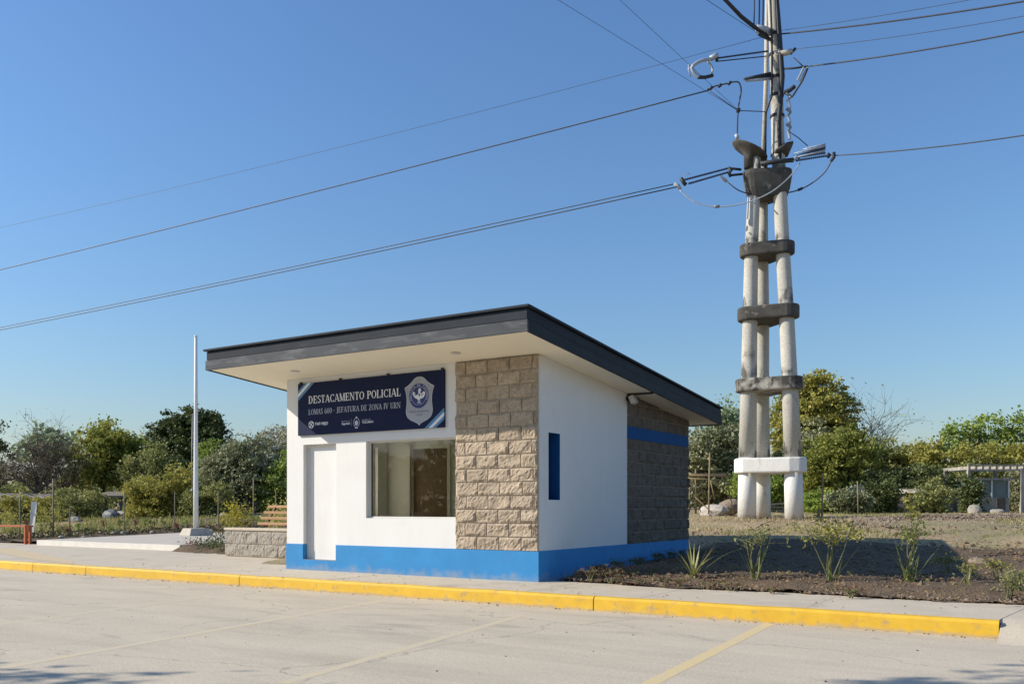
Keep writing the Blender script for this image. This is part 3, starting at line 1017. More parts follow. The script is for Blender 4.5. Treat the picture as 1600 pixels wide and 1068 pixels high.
# split-face blocks, one by one
def block(parent, o, u, nrm, w, h, zc, seed, m, rough=0.026, name='block'):
    """o: lower corner on the wall plane; u along, nrm outward; front face hewn"""
    rr = np.random.default_rng(seed)
    nu, nv = 11, 6
    o, u, nrm = Vector(o), Vector(u), Vector(nrm)
    ph = rr.uniform(0, 6.28, 12)
    kx_ = rr.uniform(3, 13, 6)
    kz_ = rr.uniform(5, 20, 6)
    tilt = rr.normal(0, 0.28)
    vs = []
    for j in range(nv + 1):
        for i in range(nu + 1):
            a, b = w * i / nu, h * j / nv
            e = min(i, nu - i, j, nv - j)
            d = 0.026
            if e > 0:
                t = sum(math.sin(kx_[k] * a + ph[k]) * math.sin(kz_[k] * b + ph[k + 6]) for k in range(6)) / 2.0
                d += rough * (0.42 + 0.75 * t) + rough * tilt * (b / h - 0.5) * 2 + rr.normal(0, 0.0045)
                d = max(d, 0.013)
            else:
                d += rr.normal(0.0, 0.003)
            p = o + u * a + nrm * d
            p.z += b
            p.z = min(p.z, zc(p.y))
            vs.append(p)
    W1 = nu + 1
    fs = []
    for j in range(nv):
        for i in range(nu):
            fs.append((j * W1 + i, j * W1 + i + 1, (j + 1) * W1 + i + 1, (j + 1) * W1 + i))
    k = len(vs)
    rim = [i for i in range(nu)] + [j * W1 + nu for j in range(nv)] + [nv * W1 + i for i in range(nu, 0, -1)] + [j * W1 for j in range(nv, 0, -1)]
    for q in rim:
        p = Vector(vs[q])
        i, j = q % W1, q // W1
        base = o + u * (w * i / nu) - nrm * 0.030
        base.z = p.z
        vs.append(base)
    nr = len(rim)
    for t in range(nr):
        fs.append((rim[(t + 1) % nr], rim[t], k + t, k + (t + 1) % nr))
    if u.cross(Vector((0, 0, 1))).dot(nrm) < 0:
        fs = [tuple(reversed(f)) for f in fs]
    b_ = MB().add(vs, fs)
    return b_.build(name, m, parent)


MB().box(-1.551, -0.003, -0.001, 0.033, ZB, 3.455).build('mortar_bed', M['mortar'], post)
mb = MB()
mb.hexa([(-0.033, 3.158, ZB), (0.003, 3.158, ZB), (0.003, BD + .005, ZB), (-0.033, BD + .005, ZB), (-0.033, 3.158, zs(3.158) - .012), (0.003, 3.158, zs(3.158) - .012), (0.003, BD + .005, zs(BD) - .012), (-0.033, BD + .005, zs(BD) - .012)])
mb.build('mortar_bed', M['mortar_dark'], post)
JN = 0.017
CH = 0.2143
sd = 100
for c in range(14):
    z0 = ZB + 0.004 + c * CH
    off = [0.0, -0.21][c % 2] + 0.02 * math.sin(c * 5.1)
    x = -1.542 + off
    while x < -0.03:
        a = max(x, -1.552 + 0.008 * math.sin(c * 3.3))
        b = min(x + 0.415, -0.002)
        if b - a > 0.05:
            sd += 1
            block(post, (a + JN / 2, 0.004, z0), (1, 0, 0), (0, -1, 0), b - a - JN, CH - JN, lambda y: zs(0) - 0.004, sd, M['block'])
        x += 0.415
for c in range(14):
    z0 = ZB + 0.004 + c * CH
    if c == 9:
        continue
    off = [0.0, -0.21][(c + 1) % 2] + 0.02 * math.sin(c * 3.7)
    y = 3.157 + off
    while y < BD - 0.02:
        a = max(y, 3.159)
        b = min(y + 0.415, BD + 0.02 + 0.012 * math.sin(c * 4.1))
        if BD - b < 0.06:
            b = BD + 0.02 + 0.012 * math.sin(c * 4.1)
        if b - a > 0.05 and z0 < zs(a) - 0.04:
            sd += 1
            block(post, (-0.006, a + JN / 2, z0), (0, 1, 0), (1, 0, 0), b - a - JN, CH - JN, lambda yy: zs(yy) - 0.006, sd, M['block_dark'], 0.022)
        y += 0.415
z0 = ZB + 0.004 + 9 * CH
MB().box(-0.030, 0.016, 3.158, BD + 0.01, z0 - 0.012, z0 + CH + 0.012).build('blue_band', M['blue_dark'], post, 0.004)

# roof: soffit panel, deck, fascia boards, drip cap
mb = MB()
a, b = zs(YF), zs(YB)
mb.hexa([(XL, YF, a), (XR, YF, a), (XR, YB, b), (XL, YB, b), (XL, YF, a + 0.02), (XR, YF, a + 0.02), (XR, YB, b + 0.02), (XL, YB, b + 0.02)])
mb.build('soffit', M['soffit'], post)
mb = MB()
mb.hexa([(XL, YF, a + 0.022), (XR, YF, a + 0.022), (XR, YB, b + 0.022), (XL, YB, b + 0.022), (XL, YF, a + 0.30), (XR, YF, a + 0.30), (XR, YB, b + 0.30), (XL, YB, b + 0.30)])
mb.hexa([(XL + .01, YF + .01, a + 0.302), (XR - .01, YF + .01, a + 0.302), (XR - .01, YB - .01, b + 0.302), (XL + .01, YB - .01, b + 0.302), (XL + .01, YF + .01, a + 0.345), (XR - .01, YF + .01, a + 0.345), (XR - .01, YB - .01, b + 0.345), (XL + .01, YB - .01, b + 0.345)])
roof = mb.build('roof', M['fascia'], post)


def board(name, o0, o1, h0, h1, m):
    for side in range(4):
        mb = MB()
        if side in (0, 2):
            y0, y1 = (YF - o1, YF - o0) if side == 0 else (YB + o0, YB + o1)
            ym = YF if side == 0 else YB
            mb.box(XL - o1, XR + o1, y0, y1, zs(ym) + h0, zs(ym) + h1)
        else:
            x0, x1 = (XR + o0, XR + o1) if side == 1 else (XL - o1, XL - o0)
            y0, y1 = YF - o0 + 0.002, YB + o0 - 0.002
            A, B = zs(y0), zs(y1)
            mb.hexa([(x0, y0, A + h0), (x1, y0, A + h0), (x1, y1, B + h0), (x0, y1, B + h0), (x0, y0, A + h1), (x1, y0, A + h1), (x1, y1, B + h1), (x0, y1, B + h1)])
        mb.build(name, m if side == 0 or m.name[0] == 'c' else M['fascia'], roof, 0.003)


board('fascia_board', 0.001, 0.034, -0.018, 0.150, M['fascia_worn'])
board('fascia_board', 0.001, 0.018, 0.160, 0.300, M['fascia'])
board('drip_cap', 0.001, 0.062, 0.318, RH, M['fascia'])
for (lx, ly) in ((-4.66, -0.5), (-1.19, -0.5)):
    z = zs(ly)
    MB().lathe([(0.075, z - 0.012), (0.085, z - 0.002)], (lx, ly, 0), 16).build('ceiling_light', M['alu'], post)

# ------------------------------------------------------------------ name board
SX0, SX1, SZB, SZT = -5.072, -1.757, 2.436, 3.376
sign = thing('sign_board', 'navy banner lettered in white above the door and window, with a silver badge', 'sign', (SX0, -0.02, SZB))
tag(MB().box(SX0, SX1, -0.040, -0.008, SZB, SZT).build('banner', M['navy'], sign), 'dark navy banner sheet')
SW, SH = SX1 - SX0, SZT - SZB
_lay = [0]


def flat(polys, name, m, lvl=1, parent=None):
    """polys in sign metres (from lower corner); thin print laid on the banner"""
    mb = MB()
    for i, p in enumerate(polys):
        y = -0.040 - 0.0012 * lvl - 0.00004 * i
        mb.add([(SX0 + a, y, SZB + b) for a, b in p], [tuple(range(len(p)))])
    return mb.build(name, m, parent or sign)


def ccw(p):
    A = sum(p[i][0] * p[(i + 1) % len(p)][1] - p[(i + 1) % len(p)][0] * p[i][1] for i in range(len(p)))
    return p if A > 0 else p[::-1]


# serif letters drawn from strokes
TK, TN = 0.175, 0.075


def quad(x0, y0, x1, y1, w):
    """stroke with horizontal ends"""
    return ccw([(x0 - w / 2, y0), (x0 + w / 2, y0), (x1 + w / 2, y1), (x1 - w / 2, y1)])


def hbar(x0, x1, y, t=TN):
    return [(x0, y - t / 2), (x1, y - t / 2), (x1, y + t / 2), (x0, y + t / 2)]


def serif(x, y, w=0.34):
    yy = y + (0.03 if y < 0.5 else -0.03)
    return hbar(x - w / 2, x + w / 2, yy, 0.06)


def stem(x, y0=0, y1=1, w=TK, s0=True, s1=True):
    r_ = [quad(x, y0, x, y1, w)]
    if s0:
        r_.append(serif(x, y0))
    if s1:
        r_.append(serif(x, y1))
    return r_


def arc(cx, cy, rx, ry, a0, a1, n=18, thick=TK, thin=TN):
    out = []
    pa = None
    for i in range(n + 1):
        t = math.radians(a0 + (a1 - a0) * i / n)
        h = (thin + (thick - thin) * abs(math.cos(t)) ** 1.3) / 2
        c, s_ = math.cos(t), math.sin(t)
        po = (cx + (rx + h) * c, cy + (ry + min(h, 0.04)) * s_)
        pi = (cx + (rx - h) * c, cy + (ry - min(h, 0.04)) * s_)
        if pa:
            out.append(ccw([pa[0], po, pi, pa[1]]))
        pa = (po, pi)
    return out


def glyph(ch):
    if ch == 'A':
        return [quad(.08, 0, .40, 1, TN), quad(.74, 0, .42, 1, TK), hbar(.2, .62, .32)] + [serif(.08, 0, .26), serif(.74, 0, .32)], .84
    if ch == 'C':
        return arc(.45, .5, .33, .46, 48, 312) + [quad(.72, .70, .72, 1, .06), quad(.72, 0, .72, .28, .05)], .82
    if ch == 'D':
        return stem(.18) + [hbar(.2, .40, .965), hbar(.2, .40, .035)] + arc(.38, .5, .33, .465, -90, 90), .88
    if ch == 'E':
        return stem(.18) + [hbar(.2, .64, .965), hbar(.2, .52, .5), hbar(.2, .66, .035), quad(.62, .72, .62, 1, .06), quad(.64, 0, .64, .3, .06), quad(.50, .38, .50, .62, .05)], .74
    if ch == 'F':
        return stem(.18) + [hbar(.2, .62, .965), hbar(.2, .5, .5), quad(.6, .72, .6, 1, .06), quad(.48, .38, .48, .62, .05)], .70
    if ch == 'I':
        return stem(.2), .40
    if ch == 'J':
        return stem(.3, .12, 1, TK, False, True) + arc(.16, .12, .14, .2, 0, -150, 8), .48
    if ch == 'L':
        return stem(.18) + [hbar(.2, .64, .035), quad(.62, 0, .62, .32, .06)], .70
    if ch == 'M':
        return stem(.14, w=TN) + stem(.86) + [quad(.16, 1, .5, .04, TK), quad(.84, 1, .5, .04, TN)], 1.02
    if ch == 'N':
        return stem(.14, w=TN) + stem(.74, w=TN, s0=False) + [quad(.16, 1, .74, 0, TK)], .9
    if ch in 'O0':
        rx = .33 if ch == 'O' else .24
        return arc(rx + .11, .5, rx, .46, 0, 360, 28), rx * 2 + .22
    if ch == 'P':
        return stem(.18) + [hbar(.2, .38, .965), hbar(.2, .38, .47)] + arc(.37, .717, .24, .248, -90, 90), .72
    if ch == 'R':
        return stem(.18) + [hbar(.2, .38, .965), hbar(.2, .38, .5)] + arc(.37, .73, .23, .235, -90, 90) + [quad(.68, 0, .40, .5, TK), serif(.7, 0, .24)], .82
    if ch == 'S':
        return arc(.33, .745, .21, .215, 30, 270) + arc(.33, .265, .22, .23, 90, -150) + [quad(.54, .72, .54, .98, .05), quad(.11, .02, .11, .3, .05)], .66
    if ch == 'T':
        return stem(.37, s1=False) + [hbar(.05, .69, .965), quad(.07, .72, .07, 1, .05), quad(.67, .72, .67, 1, .05)], .74
    if ch == 'U':
        return stem(.18, .28, 1, TK, False, True) + stem(.68, .28, 1, TN, False, True) + arc(.43, .30, .25, .26, 180, 360), .86
    if ch == 'V':
        return [quad(.1, 1, .40, 0, TK), quad(.72, 1, .42, 0, TN), serif(.1, 1, .3), serif(.72, 1, .26)], .82
    if ch == 'Z':
        return [hbar(.08, .62, .965), hbar(.06, .64, .035), quad(.58, .95, .14, .05, TK), quad(.08, .74, .08, 1, .05), quad(.62, 0, .62, .28, .05)], .72
    if ch == '6':
        return arc(.33, .30, .22, .265, 0, 360, 24) + arc(.42, .42, .31, .54, 70, 175, 10), .66
    if ch == '-':
        return [hbar(.08, .24, .47, .15)], .34
    return [], .40


def serif_line(text, u0, u1, v0, cap, name, m):
    polys, x = [], 0.0
    for ch in text:
        g, w = glyph(ch)
        polys += [[(x + a, b) for a, b in p] for p in g]
        x += w + 0.035
    k = (u1 - u0) / x
    return flat([[(u0 + a * k, v0 + b * cap) for a, b in p] for p in polys], name, m, 1)


serif_line('DESTACAMENTO POLICIAL', 0.265, 2.42, SH - 0.375, 0.135, 'title_lettering', M['print_white'])
serif_line('LOMAS 600 - JEFATURA DE ZONA IV URN', 0.265, 2.42, SH - 0.575, 0.098, 'subtitle_lettering', M['print_grey'])


def text_obj(s, u, v, size, m, name='small_lettering', lvl=1, align='LEFT', rot=0.0, bold=0.0, parent=None):
    cu = bpy.data.curves.new('text', 'FONT')
    cu.body = s
    cu.size = size
    cu.align_x = align
    cu.offset = bold
    cu.fill_mode = 'FRONT'
    t = bpy.data.objects.new('text', cu)
    COL.objects.link(t)
    dg = bpy.context.evaluated_depsgraph_get()
    me = bpy.data.meshes.new_from_object(t.evaluated_get(dg))
    bpy.data.objects.remove(t)
    n_ = len(me.vertices)
    co = np.empty(n_ * 3, np.float32)
    me.vertices.foreach_get('co', co)
    co = co.reshape(-1, 3)
    c, s_ = math.cos(rot), math.sin(rot)
    X = co[:, 0] * c - co[:, 1] * s_
    Z = co[:, 0] * s_ + co[:, 1] * c
    V = np.stack([SX0 + u + X, np.full(n_, -0.040 - 0.0012 * lvl), SZB + v + Z], -1)
    me.vertices.foreach_set('co', V.astype(np.float32).ravel())
    me.update()
    me.name = name
    return link(name, me, m, parent or sign)


def ell(cx, cy, rx, ry, n=40, a0=0, a1=360):
    return [(cx + rx * math.cos(math.radians(a0 + (a1 - a0) * i / n)), cy + ry * math.sin(math.radians(a0 + (a1 - a0) * i / n))) for i in range(n)]


# corner stripes
def stripe(c0, c1, corner, m, lvl=1):
    sl = 0.77
    if corner == 'tl':
        p = [(c0, SH), (c1, SH), (0, SH - c1 * sl), (0, SH - c0 * sl)]
        p = [(c0, SH), (0, SH - c0 * sl), (0, SH - c1 * sl), (c1, SH)]
    else:
        p = [(SW - c0, 0), (SW, c0 * sl), (SW, c1 * sl), (SW - c1, 0)]
    return flat([ccw(p)], 'corner_stripe', m, lvl)


for cn in ('tl', 'br'):
    stripe(0.17, 0.245, cn, M['sky_blue'])
    stripe(0.245, 0.325, cn, M['print_white'])
    stripe(0.325, 0.41, cn, M['sky_blue'])

# round municipal mark with its name
cu_, cv_ = 0.335, 0.185
flat([ell(cu_, cv_, 0.066, 0.066)], 'round_mark', M['print_white'], 1)
flat([[(cu_ + dx * k, cv_ + dy * k) for dx, dy in q] for q, k in [
    ([(-0.006, 0.012), (0.02, 0.040), (0.0, 0.056), (-0.03, 0.035)], 1), ([(0.012, 0.006), (0.040, -0.02), (0.056, 0.0), (0.035, 0.03)], 1),
    ([(0.006, -0.012), (-0.02, -0.040), (0.0, -0.056), (0.03, -0.035)], 1), ([(-0.012, -0.006), (-0.040, 0.02), (-0.056, 0.0), (-0.035, -0.03)], 1)]] and
    [ccw([(cu_ + dx, cv_ + dy) for dx, dy in q]) for q in (
    [(-0.006, 0.012), (0.02, 0.040), (0.0, 0.056), (-0.03, 0.035)], [(0.012, 0.006), (0.040, -0.02), (0.056, 0.0), (0.035, 0.03)],
    [(0.006, -0.012), (-0.02, -0.040), (0.0, -0.056), (0.03, -0.035)], [(-0.012, -0.006), (-0.040, 0.02), (-0.056, 0.0), (-0.035, -0.03)])], 'mark_pattern', M['navy'], 2)
text_obj('TAFI VIEJO', 0.425, 0.170, 0.068, M['print_white'], bold=0.002)
text_obj('MINISTERIO DE', 1.27, 0.194, 0.030, M['print_grey'], align='RIGHT')
text_obj('Seguridad', 1.27, 0.148, 0.050, M['print_white'], align='RIGHT', bold=0.0012)
flat([[(1.305, 0.115), (1.309, 0.115), (1.309, 0.245), (1.305, 0.245)]], 'divider_line', M['print_grey'], 1)
text_obj('GOBIERNO DE', 1.545, 0.199, 0.030, M['print_grey'])
text_obj('TUCUMAN', 1.545, 0.150, 0.052, M['print_white'], bold=0.0012)
# provincial crest
cu_, cv_ = 1.42, 0.175
flat([ell(cu_, cv_ - 0.005, 0.070, 0.085)], 'crest', M['print_grey'], 1)
flat([ell(cu_, cv_ - 0.005, 0.057, 0.072)], 'crest_field', M['navy'], 2)
star = []
for i in range(10):
    rr_ = 0.022 if i % 2 == 0 else 0.009
    t = math.pi / 2 + i * math.pi / 5
    star.append((cu_ + rr_ * math.cos(t), cv_ + 0.088 + rr_ * math.sin(t)))
flat([star, ell(cu_, cv_ - 0.012, 0.034, 0.042), [(cu_ - 0.03, cv_ - 0.105), (cu_ + 0.03, cv_ - 0.105), (cu_ + 0.024, cv_ - 0.09), (cu_ - 0.024, cv_ - 0.09)]], 'crest_print', M['print_white'], 3)
flat([ell(cu_, cv_ - 0.012, 0.018, 0.024)], 'crest_centre', M['print_grey'], 4)

# silver police badge
bu, bv = 2.80, 0.0


def badge_outline(k=1.0, cx=bu, cy=0.475):
    half = [(0.0, 0.86), (0.05, 0.857), (0.10, 0.835), (0.14, 0.80), (0.185, 0.76), (0.235, 0.73), (0.312, 0.69), (0.285, 0.62), (0.268, 0.54), (0.264, 0.46), (0.272, 0.38), (0.282, 0.31), (0.276, 0.25), (0.245, 0.19), (0.18, 0.145), (0.09, 0.11), (0.035, 0.085), (0.0, 0.05)]
    pts = [(x, y) for x, y in half] + [(-x, y) for x, y in half[-2:0:-1]]
    return ccw([(cx + x * k, cy + (y - 0.475) * k) for x, y in pts])


flat([badge_outline(1.0)], 'badge', M['print_grey'], 1)
bd_o = flat([badge_outline(0.945)], 'badge_field', M['silver'], 2)
bcx, bcy, br_ = bu - 0.005, 0.545, 0.205
flat([ell(bcx, bcy, br_, br_, 48)], 'badge_disc', M['badge_blue'], 3)
ringp = []
for i in range(48):
    a0, a1 = 2 * math.pi * i / 48, 2 * math.pi * (i + 1) / 48
    r0, r1 = br_ * 0.735, br_ * 0.765
    ringp.append(ccw([(bcx + r0 * math.cos(a0), bcy + r0 * math.sin(a0)), (bcx + r1 * math.cos(a0), bcy + r1 * math.sin(a0)), (bcx + r1 * math.cos(a1), bcy + r1 * math.sin(a1)), (bcx + r0 * math.cos(a1), bcy + r0 * math.sin(a1))]))
flat(ringp, 'badge_ring', M['print_grey'], 4)
txt = 'POLICIA DE TUCUMAN'
for i, ch in enumerate(txt):
    if ch == ' ':
        continue
    t = math.radians(200 - i * 220 / (len(txt) - 1))
    rr_ = br_ * 0.80
    text_obj(ch, bcx + rr_ * math.cos(t), bcy + rr_ * math.sin(t), 0.042, M['print_white'], 'badge_letter', 4, 'CENTER', t - math.pi / 2)
# cockerel: body with tail plumes, neck and head, wing, legs
sc_ = br_ * 0.66
bird = [(-0.86, 0.10), (-0.98, 0.36), (-0.80, 0.52), (-0.62, 0.44), (-0.50, 0.18), (-0.30, 0.06), (-0.12, 0.20), (-0.02, 0.52), (-0.14, 0.62), (-0.02, 0.70), (-0.04, 0.90), (0.06, 0.82), (0.12, 0.98), (0.20, 0.84), (0.28, 0.94), (0.28, 0.74), (0.44, 0.62), (0.28, 0.56), (0.24, 0.40), (0.36, 0.14), (0.58, 0.42), (0.82, 0.50), (0.98, 0.30), (0.92, 0.0), (0.74, -0.26), (0.48, -0.36), (0.26, -0.38), (0.10, -0.50), (-0.14, -0.50), (-0.30, -0.36), (-0.62, -0.22)]
legs = [[(-0.10, -0.46), (0.0, -0.46), (-0.04, -0.86), (-0.12, -0.86)], [(0.10, -0.46), (0.20, -0.40), (0.20, -0.86), (0.12, -0.86)], [(-0.28, -0.92), (0.04, -0.92), (0.0, -0.86), (-0.22, -0.86)], [(0.06, -0.92), (0.38, -0.92), (0.30, -0.86), (0.10, -0.86)]]
flat([ccw([(bcx + x * sc_, bcy + y * sc_) for x, y in q]) for q in [bird] + legs], 'badge_cockerel', M['print_white'], 5)
flat([ell(bcx + 0.1 * sc_, bcy + 0.1 * sc_, 0.018, 0.022, 12)] + [ccw([(bcx + x * sc_, bcy + y * sc_) for x, y in q]) for q in ([(0.40, 0.02), (0.70, 0.26), (0.74, 0.20), (0.46, -0.06)], [(-0.5, 0.0), (-0.74, 0.3), (-0.68, 0.34), (-0.42, 0.08)])], 'badge_feather', M['badge_blue'], 6)
text_obj('POLICIA DE TUCUMAN', bu, 0.272, 0.040, M['badge_blue'], 'badge_lettering', 3, 'CENTER')
text_obj('SEGURIDAD', bu, 0.222, 0.028, M['badge_blue'], 'badge_lettering', 3, 'CENTER')
for u in (0.06, 1.03, 2.12, 3.27):
    MB().box(SX0 + u - 0.02, SX0 + u + 0.02, -0.05, -0.001, SZT - 0.012, SZT + 0.03).build('hook', M['black'], sign, 0.004)

# ------------------------------------------------------------------ security floodlight under the eave
fl = thing('security_light', 'small grey security floodlight on a dark bracket under the side eave', 'lamp', (0.02, 3.16, 3.1))
y = 3.16
MB().box(0.002, XR - 0.004, y - 0.016, y + 0.016, zs(y) - 0.036, zs(y) - 0.003).build('bracket_bar', M['black'], fl)
MB().box(0.002, 0.06, y - 0.06, y + 0.02, zs(y) - 0.13, zs(y) - 0.06).build('mount', M['black'], fl, 0.006)
Mx = Matrix.Translation((0.13, y - 0.03, zs(y) - 0.12)) @ Matrix.Rotation(math.radians(-25), 4, 'Y')
hd = MB().box(-0.045, 0.045, -0.07, 0.07, -0.075, 0.075, Mx).build('lamp_housing', M['alu'], fl, 0.01)
MB().box(0.046, 0.05, -0.06, 0.06, -0.062, 0.062, Mx).build('lens', M['print_grey'], hd)

# ------------------------------------------------------------------ block planter wall beside the building
pw = thing('planter_wall', 'low wall of grey split blocks joining the white building side', 'wall', (-7.6, 2.3, 0))
MB().box(-9.80, -BW - 0.014, 2.315, 2.50, -0.05, 0.60).build('wall_core', M['mortar'], pw)
sd = 900
for c in range(2):
    z0 = 0.012 + c * 0.288
    x = -9.83 + (0 if c == 0 else -0.22)
    while x < -BW - 0.06:
        a = max(x, -9.83)
        b = min(x + 0.44, -BW - 0.02)
        if b - a > 0.06:
            sd += 1
            block(pw, (a + 0.005, 2.312, z0), (1, 0, 0), (0, -1, 0), b - a - 0.01, 0.278, lambda yy: 9, sd, M['block_grey'], 0.02)
        x += 0.44
for c in range(2):
    sd += 1
    block(pw, (-9.798, 2.50, 0.012 + c * 0.288), (0, -1, 0), (-1, 0, 0), 0.19, 0.278, lambda yy: 9, sd, M['block_grey'], 0.02)
MB().box(-9.86, -BW - 0.02, 2.27, 2.53, 0.601, 0.66).build('coping', M['mortar'], pw, 0.01)

# ------------------------------------------------------------------ slatted bench behind the planter wall
bn = thing('slatted_bench', 'slatted wooden bench with reddish frame behind the low block wall', 'bench', (-10.5, 5.0, 0.1))
for i, (z, yy) in enumerate(((1.14, 5.25), (0.985, 5.10), (0.835, 4.98), (0.69, 4.88))):
    MB().box(-11.62 + 0.0 * i, -9.6, yy - 0.02, yy + 0.02, z - 0.035, z + 0.035).build('slat', M['bench_wood'], bn, 0.006)
for yy in (4.74, 4.58, 4.42):
    MB().box(-11.62, -9.6, yy - 0.06, yy + 0.06, 0.50, 0.53).build('slat', M['bench_wood'], bn, 0.006)
for x in (-11.35, -10.6, -9.85):
    MB().tube([(x, 4.86, 0.1), (x, 4.93, 0.66), (x, 5.30, 1.20)], 0.035, 4, smooth=False).build('leg', M['red_wood'], bn)
    MB().tube([(x, 4.40, 0.1), (x, 4.40, 0.48), (x, 4.90, 0.48)], 0.033, 4, smooth=False).build('leg', M['red_wood'], bn)

# ------------------------------------------------------------------ flagpole
fp = at(306, 836, 31)
fp = Vector((fp.x, fp.y, 0.15))
fl_ = thing('flagpole', 'tall thin white flagpole on a white concrete foot, no flag', 'flagpole', fp)
zt_ = CZ + (HY - 527) / FPX * 31
MB().lathe([(0.085, 0.40), (0.08, 2.0), (0.062, 4.5), (0.05, zt_), (0.03, zt_ + 0.01)], (fp.x, fp.y, 0), 14).build('pole', M['white_metal'], fl_)
MB().lathe([(0.02, zt_), (0.06, zt_ + 0.02), (0.06, zt_ + 0.06), (0.02, zt_ + 0.08)], (fp.x, fp.y, 0), 12).build('truck_cap', M['white_metal'], fl_)
mb = MB()
c, s_ = math.cos(1.35), math.sin(1.35)
b8 = [(-0.42, -0.42, 0.151), (0.42, -0.42, 0.151), (0.42, 0.42, 0.151), (-0.42, 0.42, 0.151), (-0.32, -0.32, 0.40), (0.32, -0.32, 0.40), (0.32, 0.32, 0.40), (-0.32, 0.32, 0.40)]
mb.hexa([(fp.x + x * c - y * s_, fp.y + x * s_ + y * c, z) for x, y, z in b8])
mb.build('foot', M['whitewash'], fl_, 0.02)
ro = Vector((-cY, -sY, 0)) * 0.13
MB().tube([(fp.x + ro.x * 0.9, fp.y + ro.y * 0.9, CZ + (HY - 646) / FPX * 31), (fp.x + ro.x * 1.1, fp.y + ro.y * 1.1, 2.6), (fp.x + ro.x * 0.9, fp.y + ro.y * 0.9, 1.75)], 0.012, 5).build('halyard', M['grey_metal'], fl_)
MB().box(fp.x + ro.x - 0.03, fp.x + ro.x + 0.03, fp.y + ro.y - 0.03, fp.y + ro.y + 0.03, 1.68, 1.76).build('cleat', M['grey_metal'], fl_)

# ------------------------------------------------------------------ three-legged concrete pylon
PD = 28.0


def pz(py, D=PD):
    return CZ + (HY - py) / FPX * D


pyl = thing('power_pylon', 'tall blackened concrete pylon on three whitewashed legs with dark collars', 'pylon', at(1203, 808, 28.6))


def leg_path(kind):
    """centre line of each leg: (photo x, photo y, depth, radius)"""
    if kind == 0:
        return [(1167, 812, 28.0, .285), (1168, 715, 28.05, .275), (1170, 600, 28.1, .248), (1172, 490, 28.2, .228), (1174, 390, 28.3, .21), (1181, 232, 28.4, .175)]
    if kind == 1:
        return [(1190, 812, 29.05, .285), (1190, 715, 29.05, .27), (1190, 600, 29.0, .235), (1191, 490, 28.98, .22), (1191, 390, 28.95, .185), (1192, 250, 28.9, .15)]
    return [(1241, 812, 27.3, .28), (1239, 715, 27.35, .268), (1234, 600, 27.5, .24), (1229, 490, 27.75, .226), (1223, 390, 28.0, .214), (1216, 240, 28.4, .205), (1213, 120, 28.5, .19), (1208, 0, 28.5, .17), (1206, -60, 28.5, .16)]


for k in range(3):
    P = leg_path(k)
    lo = [p for p in P if p[1] >= 715]
    hi = [p for p in P if p[1] <= 715]
    for seg, m, nm in ((lo, 'whitewash', 'leg_base'), (hi, 'pylon', 'leg')):
        pts = [at(a, b, c) for a, b, c, _ in seg]
        if m == 'whitewash':
            pts[0].z = ground_z(pts[0].x, pts[0].y) - 0.1
        MB().tube(pts, [p[3] for p in seg], 18).build(nm, M[m], pyl)


def leg_at(k, py):
    P = leg_path(k)
    ys = [p[1] for p in P][::-1]
    f = lambda i: float(np.interp(py, ys, [p[i] for p in P][::-1]))
    v = at(f(0), py, f(2))
    return v, f(3)


def hull(pts):
    pts = sorted(set((round(a, 5), round(b, 5)) for a, b in pts))
    def half(ps):
        h = []
        for p in ps:
            while len(h) > 1 and (h[-1][0] - h[-2][0]) * (p[1] - h[-2][1]) - (h[-1][1] - h[-2][1]) * (p[0] - h[-2][0]) <= 0:
                h.pop()
            h.append(p)
        return h
    a, b = half(pts), half(pts[::-1])
    return a[:-1] + b[:-1]


def collar(y_top, y_bot, pad, m, name='collar', n=20):
    z1, z0 = pz(y_top), pz(y_bot)
    pts = []
    for k in range(3):
        c, r_ = leg_at(k, (y_top + y_bot) / 2)
        for i in range(n):
            t = 2 * math.pi * i / n
            pts.append((c.x + (r_ + pad) * math.cos(t), c.y + (r_ + pad) * math.sin(t)))
    return MB().prism(hull(pts), z0, z1).build(name, M[m], pyl, 0.05)


tag(collar(716, 739, 0.15, 'whitewash', n=8), 'whitewashed collar joining the pylon feet')
tag(collar(592, 612, 0.17, 'collar_pale'), 'streaked concrete collar')
collar(479, 500, 0.16, 'collar')
collar(378, 398, 0.15, 'collar')
# dark funnel-shaped head collar
pts = []
for k in range(3):
    c, r_ = leg_at(k, 280)
    for i in range(16):
        t = 2 * math.pi * i / 16
        pts.append((c.x + (r_ + 0.10) * math.cos(t), c.y + (r_ + 0.10) * math.sin(t)))
hp = hull(pts)
cxm = sum(p[0] for p in hp) / len(hp)
cym = sum(p[1] for p in hp) / len(hp)
mb = MB()
n_ = len(hp)
rings = [(0.90, pz(303)), (1.02, pz(290)), (1.12, pz(268)), (1.10, pz(262))]
vs = [(cxm + (x - cxm) * k, cym + (y - cym) * k, z) for k, z in rings for x, y in hp]
fs = [(i * n_ + j, i * n_ + (j + 1) % n_, (i + 1) * n_ + (j + 1) % n_, (i + 1) * n_ + j) for i in range(len(rings) - 1) for j in range(n_)]
fs += [tuple(range(n_ - 1, -1, -1)), tuple(3 * n_ + j for j in range(n_))]
mb.add(vs, fs)
tag(mb.build('head_collar', M['collar'], pyl), 'dark funnel-shaped head collar')
# flared bearing plate on the short leg, and the dark bracket on the tall one
def tilted(prof, c, tx, ty, m, name, n=22):
    mb = MB()
    mb.lathe(prof, (0, 0, 0), n)
    z0 = prof[0][1]
    out = []
    for x, y, z in mb.v:
        k = min(max((z - z0) / 0.12, 0), 1)
        out.append((c.x + x, c.y + y, c.z + z + k * (x * tx + y * ty)))
    mb.v = out
    return mb.build(name, M[m], pyl)


